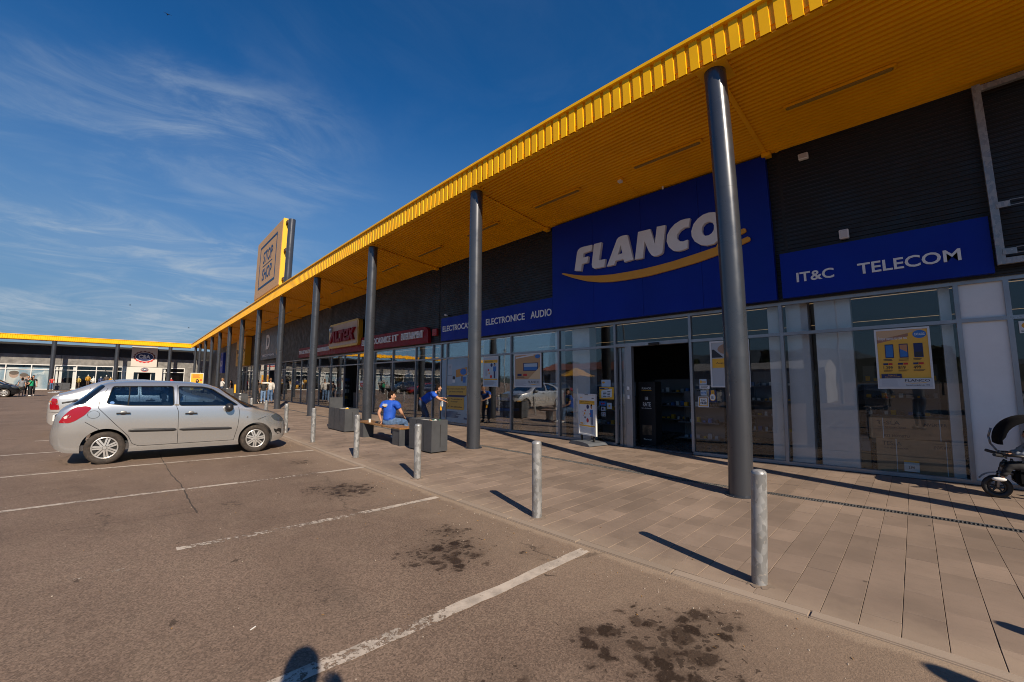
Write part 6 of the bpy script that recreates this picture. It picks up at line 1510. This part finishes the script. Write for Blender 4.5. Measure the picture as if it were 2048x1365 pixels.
t = thing('shopping_bag', 'amber and white shopping bag beside the woman in shorts', 'bag', (7.45, 46.9, .25)); obj('bag', box((-.05, -.16, 0), (.10, .16, .95), .02), amber_pr, t)
for i, (x, y) in enumerate(((7.6, 44.5), )): 
    t = thing('clothes_rail', 'yellow and black coats on a rail before the amber sign', 'clothes rail', (8.2, 40.6, .012)); bm = BM(); tube(bm, [(0, -.6, 0), (0, -.6, 1.5), (0, .6, 1.5), (0, .6, 0)], .02, 8); obj('rail', bm, colpaint, t)
    for q in range(4): obj('coat', box((-.22, -.45+.25*q, .45), (.22, -.28+.25*q, 1.42), .04), amber_pr if q % 2 else black_m, t)
g3 = 'people chatting at the left edge of the lot'
person('woman in a grey tee and black shorts, leftmost of the chatting group', (-7.93, 52.2, 0), rad(10), None, 1.60, cloth('grey_tee', (.20, .21, .23)), cloth('black_trousers', (.015, .015, .017)), hair_dk, paper, .04, .5, shorts=True, build=1.2, shirtlen=.35, group=g3)
person('man in a black tee facing the camera behind the chatting women', (-7.70, 53.0, 0), rad(175), dict(wl=(-.05, .28, 1.15), el=(-.26, .08, 1.14)), 1.76, cloth('black_top', (.02, .02, .022)), cloth('black_trousers', (.015, .015, .017)), hair_dk, paper, 0, .5, group=g3)
person('second man with a face mask at the back of the chatting group', (-7.45, 53.3, 0), rad(185), None, 1.80, cloth('black_top', (.02, .02, .022)), cloth('black_trousers', (.015, .015, .017)), hair_dk, paper, 0, .5, group=g3)
person('woman in a bright green tee and black trousers, rightmost of the chatting group', (-7.38, 52.2, 0), rad(80), dict(wl=(-.1, .3, 1.12), el=(-.26, .1, 1.10), wr=(.1, .32, 1.10), er=(.26, .1, 1.10)), 1.62, cloth('green_tee', (.01, .32, .14)), cloth('black_trousers', (.015, .015, .017)), hair_dk, paper, .05, .5, build=1.25, shirtlen=.15, group=g3)
t = thing('shoulder_bag', 'small dark shoulder bag carried by the woman in grey', 'bag', (-8.27, 52.1, .75)); bm = BM(); bx(bm, (-.07, -.12, 0), (.07, .12, .26)); bmesh.ops.bevel(bm, geom=bm.edges[:], offset=.03, segments=2, affect='EDGES'); obj('bag', bm, black_m, t); bm = BM(); tube(bm, [(0, 0, .25), (.10, 0, .45), (.18, 0, .66)], .012, 6); obj('strap', bm, black_m, t)
person('person in red and blue beside the far column and box', (-9.0, 76.5, 0), rad(20), None, 1.7, red_pr, denim, hair_dk, paper, 0, .5)
# people on the lot whose shadows reach the picture
person('photographer standing at the camera, casting a head shadow', (-.10, -.14, 0), rad(-44), dict(el=(-.30, -.02, 1.22), wl=(-.16, .09, 1.44), er=(.30, -.02, 1.22), wr=(.16, .09, 1.44)), 1.94, cloth('grey_tee', (.20, .21, .23)), denim_dk, hair_dk, dark_ink, .02, .6)
person('bystander outside the right edge whose head shadow shows at the bottom', (2.44, -2.50, 0), rad(-30), None, 1.74, cloth('brown_jacket', (.12, .09, .075)), denim_dk, hair_dk, dark_ink, .05, 1.5, build=1.3)


# ------------------------------------------------------------------ child's tricycle pram at the right edge
t = thing('tricycle', "child's push tricycle with a black folding hood and fat black front wheel", 'tricycle', (8.42, -.80, .012), rad(184))
frm = mat('silver_tube', (.26, .27, .29), .35, .5); hood = mat('black_hood_cloth', (.007, .007, .008), .9, spec=.15)
# local +Y points along the frame, away from the front wheel
W = [(0, 0, 0)]
def wheel_at(p, R, name='wheel'):
    bm = BM(); ring(bm, p, (1, 0, 0), R-.032, .032, 36, 10); o = obj(name, bm, mat('black_tyre', (.015, .015, .016), .6), t, smooth=True)
    bm = BM(); ring(bm, p, (1, 0, 0), R-.070, .012, 30, 6)
    for k in range(5):
        a = 2*pi*k/5+.3; cyl(bm, p, Vector(p)+Vector((0, cos(a)*(R-.07), sin(a)*(R-.07))), .014, 8, .009)
    cyl(bm, Vector(p)-Vector((.03, 0, 0)), Vector(p)+Vector((.03, 0, 0)), .022, 14); obj('rim', bm, mat('black_rim', (.02, .02, .022), .35), o, smooth=True, ang=40)
wheel_at((0, 0, .15), .15, 'front_wheel'); wheel_at((-.24, .62, .125), .125, 'rear_wheel'); wheel_at((.24, .62, .125), .125, 'rear_wheel')
bm = BM(); tube(bm, [(-.05, 0, .15), (-.05, .02, .30), (0, .045, .36), (0, .075, .48)], .016, 10); tube(bm, [(.05, 0, .15), (.05, .02, .30), (0, .045, .36)], .014, 10); obj('fork', bm, frm, t, smooth=True)
bm = BM(); 
for i in range(9):
    a0, a1 = rad(25+14*i), rad(25+14*(i+1)); y0, z0, y1, z1 = .19*cos(a0), .155+.185*sin(a0), .19*cos(a1), .155+.185*sin(a1)
    vv_ = [bm.verts.new(q) for q in ((-.05, y0, z0), (.05, y0, z0), (.05, y1, z1), (-.05, y1, z1))]; bm.faces.new(vv_)
obj('mudguard', bm, frm, t, smooth=True)
bm = BM(); tube(bm, [(0, .06, .36), (0, .22, .33), (0, .40, .30), (0, .62, .20)], .024, 10); cyl(bm, (-.24, .62, .125), (.24, .62, .125), .014, 10); obj('frame_tube', bm, frm, t, smooth=True)
obj('lettering', fit_text('M5', lambda a, b, d: Vector((-.026-d, a, b)), .26, .18, .325, .35, .0, .0, .02), orange_l, t)
bm = BM(); tube(bm, [(0, .07, .46), (0, .10, .52)], .022, 10); cyl(bm, (0, .065, .42), (0, .08, .48), .032, 14); obj('headset', bm, blackpl, t, smooth=True)
bm = BM(); tube(bm, [(-.22, -.02, .60), (-.14, .06, .58), (-.05, .10, .55), (.05, .10, .55), (.14, .06, .58), (.22, -.02, .60)], .013, 8); obj('handlebar', bm, frm, t, smooth=True)
for s in (-1, 1): bm = BM(); cyl(bm, (s*.15, .045, .583), (s*.24, -.04, .605), .021, 12); obj('grip', bm, blackpl, t, smooth=True, ang=40)
bm = BM(); ball(bm, (-.10, .06, .615), .026, 12, (1, 1, .7)); obj('bell', bm, chrome, t, smooth=True)
bm = BM(); tube(bm, [(0, .15, .54), (.0, .15, .46), (.02, .17, .40), (0, .18, .47), (0, .16, .54)], .007, 6); obj('strap', bm, black_m, t)
bm = BM(); tube(bm, [(-.17, .08, .60), (-.20, .25, .60), (-.17, .42, .62)], .018, 8); tube(bm, [(.17, .08, .60), (.20, .25, .60), (.17, .42, .62)], .018, 8); tube(bm, [(-.17, .08, .60), (0, .04, .60), (.17, .08, .60)], .022, 8); obj('safety_bar', bm, blackpl, t, smooth=True)
bm = BM(); bx(bm, (-.16, .18, .38), (.16, .46, .44)); bmesh.ops.bevel(bm, geom=bm.edges[:], offset=.02, segments=2, affect='EDGES'); obj('seat', bm, hood, t, smooth=True, ang=50)
bm = BM(); mt = Matrix.Translation((0, .47, .44)) @ Matrix.Rotation(rad(-12), 4, 'X'); bx(bm, (-.16, -.03, 0), (.16, .03, .48), mtx=mt); bmesh.ops.bevel(bm, geom=bm.edges[:], offset=.02, segments=2, affect='EDGES'); obj('backrest', bm, hood, t, smooth=True, ang=50)
bm = BM(); bx(bm, (-.15, .16, .20), (.15, .44, .40)); bmesh.ops.bevel(bm, geom=bm.edges[:], offset=.04, segments=2, affect='EDGES'); obj('basket', bm, hood, t, smooth=True, ang=50)
# hood: an arched cloth shell with short side skirts, open underneath
bm = BM(); prev = None
for i in range(19):
    a = rad(-5+10.5*i); R0 = .34+.02*sin(a); rowv = []
    for j, (x, dr) in enumerate(((-.215, -.07), (-.21, -.03), (-.18, 0), (-.07, .018), (.07, .018), (.18, 0), (.21, -.03), (.215, -.07))):
        r = R0+dr*(1 if 2 < i < 17 else .6); rowv.append(bm.verts.new((x, .33-cos(pi-a)*r*-1*-.92, .76+sin(a)*r*.98)))
    if prev:
        for j in range(7): bm.faces.new((prev[j], prev[j+1], rowv[j+1], rowv[j]))
    prev = rowv
obj('hood', bm, hood, t, smooth=True)
bm = BM(); tube(bm, [(-.20, .06, .62), (-.25, .015, .70), (-.25, .0, .80), (-.24, .03, .92)], .013, 8); obj('hood_bow', bm, frm, t, smooth=True)
bm = BM(); tube(bm, [(0, .64, .25), (0, .72, .70), (0, .80, 1.0)], .015, 8); tube(bm, [(-.2, .80, 1.0), (.2, .80, 1.0)], .018, 8); obj('push_handle', bm, frm, t, smooth=True)
t2 = person('small child in a pale grey top sitting under the tricycle hood', (8.40, -1.12, .05), rad(6), dict(pel=(0, 0, .80), chest=(0, -.03, 1.12), neck=(0, -.03, 1.36), head=(0, .0, 1.58), look=(0, 1, -.1), hl=(-.1, .04, .78), kl=(-.16, .40, .80), al=(-.17, .55, .48), hr=(.1, .04, .78), kr=(.16, .40, .80), ar=(.17, .55, .48),
    sl=(-.18, -.02, 1.30), el=(-.26, .16, 1.12), wl=(-.16, .34, 1.10), sr=(.18, -.02, 1.30), er=(.26, .16, 1.12), wr=(.16, .34, 1.10)), .92, cloth('pale_grey_top', (.30, .33, .36)), cloth('black_trousers', (.015, .015, .017)), hair_dk, paper, 0, 1.6, build=1.25)

# ------------------------------------------------------------------ birds
for i, (x, y, z, s) in enumerate(((-1.69, 60, 46.4, .55), (10.3, 60, 11.65, .4), (4.23, 60, 7.75, .35), (-1.47, 60, 6.3+3.5, .35), (-17.5, 60, 7.4, .3))):
    t = thing('bird', ('dark bird high in the sky near the top edge', 'small bird just left of the roof sign', 'small bird over the corner of the two wings', 'tiny bird in the low sky above the C&A sign', 'tiny bird low at the left')[i], 'bird', (x, y, z), rad(30*i))
    bm = BM(); ball(bm, (0, 0, 0), .10*s*2, 8, (.5, 1.6, .5)); obj('body', bm, black_m, t, smooth=True)
    for q in (-1, 1): bm = BM(); bm.faces.new([bm.verts.new(Vector(v)*s*2) for v in ((0, .06, 0), (q*.22, .02, .08), (q*.45, -.08, .02), (q*.2, -.08, .05), (0, -.06, 0))]); obj('wing', bm, black_m, t)

# ------------------------------------------------------------------ small litter: leaves, stubs, pebbles
bm = BM(); random.seed(11)
for i in range(260):
    x = random.choice((random.uniform(-1.5, 3.3), random.uniform(2.6, 3.4), random.uniform(3.5, 9))); y = random.uniform(.2, 12); z = .004 if x < 3.37 else .0155
    a = random.uniform(0, pi); l = random.uniform(.006, .015); w_ = l*random.uniform(.3, .6); d = Vector((cos(a), sin(a), 0)); n_ = Vector((-sin(a), cos(a), 0)); c = Vector((x, y, z))
    bm.faces.new([bm.verts.new(c+q) for q in (d*l, n_*w_+Vector((0, 0, .003)), -d*l, -n_*w_)])
obj('fallen_leaves', bm, mat('dry_leaf', (.38, .20, .05), .8, 0, .3, 20), kind='stuff')
bm = BM()
for i in range(420):
    x = random.gauss(3.15, .25) if i % 3 else random.uniform(-2, 3.3); y = random.uniform(.3, 14)
    if x > 3.36: continue
    s = random.uniform(.002, .006); bmesh.ops.create_icosphere(bm, subdivisions=1, radius=s, matrix=Matrix.Translation((x, y, s*.5)))
obj('grit', bm, mat('pale_grit', (.40, .34, .28), .8), kind='stuff')
t = thing('cigarette_stub', 'white cigarette stub on the asphalt at the lower left', 'stub', (.62, 3.05, .006), .6); bm = BM(); cyl(bm, (0, 0, 0), (.04, 0, 0), .004, 8); obj('stub', bm, paper, t)

# ------------------------------------------------------------------ across the lot (mirrored in the shop glass)
def hillmat(n, c):
    return mat(n, c, .9, 0, .25, .02)
def ridge(name, y0, y1, x, base, amp, seed, m, back=60):
    random.seed(seed); bm = BM(); N = 80; ph = [random.uniform(0, 6.28) for _ in range(6)]; A = [bm.verts.new((x, y0+(y1-y0)*i/N, -.5)) for i in range(N+1)]; B = []; Cc = []
    for i in range(N+1):
        u = i/N; h = base+amp*(.5*sin(u*7+ph[0])+.3*sin(u*17+ph[1])+.15*sin(u*41+ph[2])+.08*sin(u*97+ph[3]))
        B.append(bm.verts.new((x-back*.5, y0+(y1-y0)*u, max(2, h)))); Cc.append(bm.verts.new((x-back, y0+(y1-y0)*u, -.5)))
    for i in range(N): bm.faces.new((A[i], A[i+1], B[i+1], B[i])); bm.faces.new((B[i], B[i+1], Cc[i+1], Cc[i]))
    return obj(name, bm, m, kind='structure')
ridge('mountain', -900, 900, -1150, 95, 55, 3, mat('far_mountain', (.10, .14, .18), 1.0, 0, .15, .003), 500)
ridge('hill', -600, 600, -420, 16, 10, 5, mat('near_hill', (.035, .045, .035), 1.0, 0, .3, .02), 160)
leafm = mat('tree_leaves', (.05, .075, .025), .7, 0, .35, 1.2); barkm = mat('tree_bark', (.08, .055, .04), .9)
def tree_mesh(seed, h):
    random.seed(seed); bm = BM()
    for i in range(420):
        a = random.uniform(0, 2*pi); e = random.uniform(-1, 1); r = random.uniform(.5, 1)*(1-.35*abs(e)); c = Vector((cos(a)*r*h*.27, sin(a)*r*h*.27, h*.62+e*h*.34)); s = h*.045*random.uniform(.6, 1.4)
        d = Vector((random.gauss(0, 1), random.gauss(0, 1), random.gauss(0, 1))).normalized(); u = d.orthogonal()*s; v = d.cross(u)
        bm.faces.new([bm.verts.new(c+q) for q in (u, v, -u, -v)])
    return bm
tm = None
for i, (x, y, h) in enumerate(((-44, 2, 5), (-50, 12, 6), (-45, 26, 5.5), (-51, 33, 6), (-46, 41, 5), (-58, 18, 7), (-49, 52, 6), (-45, -12, 5.5), (-53, -3, 6))):
    t = thing('tree', 'leafy tree beyond the lot seen only as a reflection in the shop windows', 'tree', (x, y, 0), i*.9, 'trees beyond the lot, mirrored in the glass')
    if tm is None:
        a_ = obj('crown', tree_mesh(4, 8), leafm, t); b = BM(); cyl(b, (0, 0, 0), (0, 0, 4), .22, 10, .12); c_ = obj('trunk', b, barkm, t); tm = (a_, c_)
    else:
        for q in tm: c = q.copy(); COL.objects.link(c); c.parent = t
    t.scale = (h/8,)*3
t = thing('marquee', 'long white ribbed hall across the lot seen only as a reflection', 'marquee', (-22, 11, 0)); bm = BM(); prism(bm, [[(-3, 0), (3, 0), (3, 2.7), (0, 3.4), (-3, 2.7)]], lambda a, b, d: Vector((a, d, b)), -6, 8); obj('canvas', bm, mat('white_canvas', (.5, .49, .47), .7, 0, .15, .6), t)
for i in range(14): obj('rib', box((3.0, -5.8+i, 0), (3.06, -5.7+i, 2.7)), alu_w, t)
t = thing('sunshade', 'yellow parasol across the lot seen only as a reflection', 'parasol', (-17, 27, 0)); bm = BM(); cyl(bm, (0, 0, 2.3), (0, 0, 3.2), 2.2, 8, .05); obj('canopy', bm, amber_pr, t); bm = BM(); cyl(bm, (0, 0, 0), (0, 0, 2.4), .04, 8); obj('pole', bm, alu_w, t)
t = thing('low_building', 'low brick and white building across the lot seen only as a reflection', 'building', (-38, 38, 0))
obj('wall', box((-5, -9, 0), (5, 9, 3.6)), mat('pale_wall', (.42, .40, .37), .8, 0, .1, .5), t); bm = BM(); prism(bm, [[(-5.4, 3.6), (5.4, 3.6), (0, 4.9)]], lambda a, b, d: Vector((a, d, b)), -9.4, 9.4); obj('roof', bm, mat('red_roof', (.22, .08, .05), .8), t)
for i in range(6): obj('window', box((5.0, -7.6+2.8*i, 1.4), (5.05, -6.3+2.8*i, 3.0)), carglass, t)
for i, (x, y) in enumerate(((-18.5, 4), (-18.5, 22), (-18.5, 40))):
    t = thing('lamp_mast', 'tall grey lighting mast across the lot seen only as a reflection', 'lamp mast', (x, y, 0), 0, 'lighting masts across the lot'); bm = BM(); cyl(bm, (0, 0, 0), (0, 0, 9), .10, 12, .05); obj('mast', bm, galv_m, t); bm = BM(); bx(bm, (-.15, -.7, 8.95), (.15, .7, 9.05)); obj('lamp_head', bm, galv_m, t)
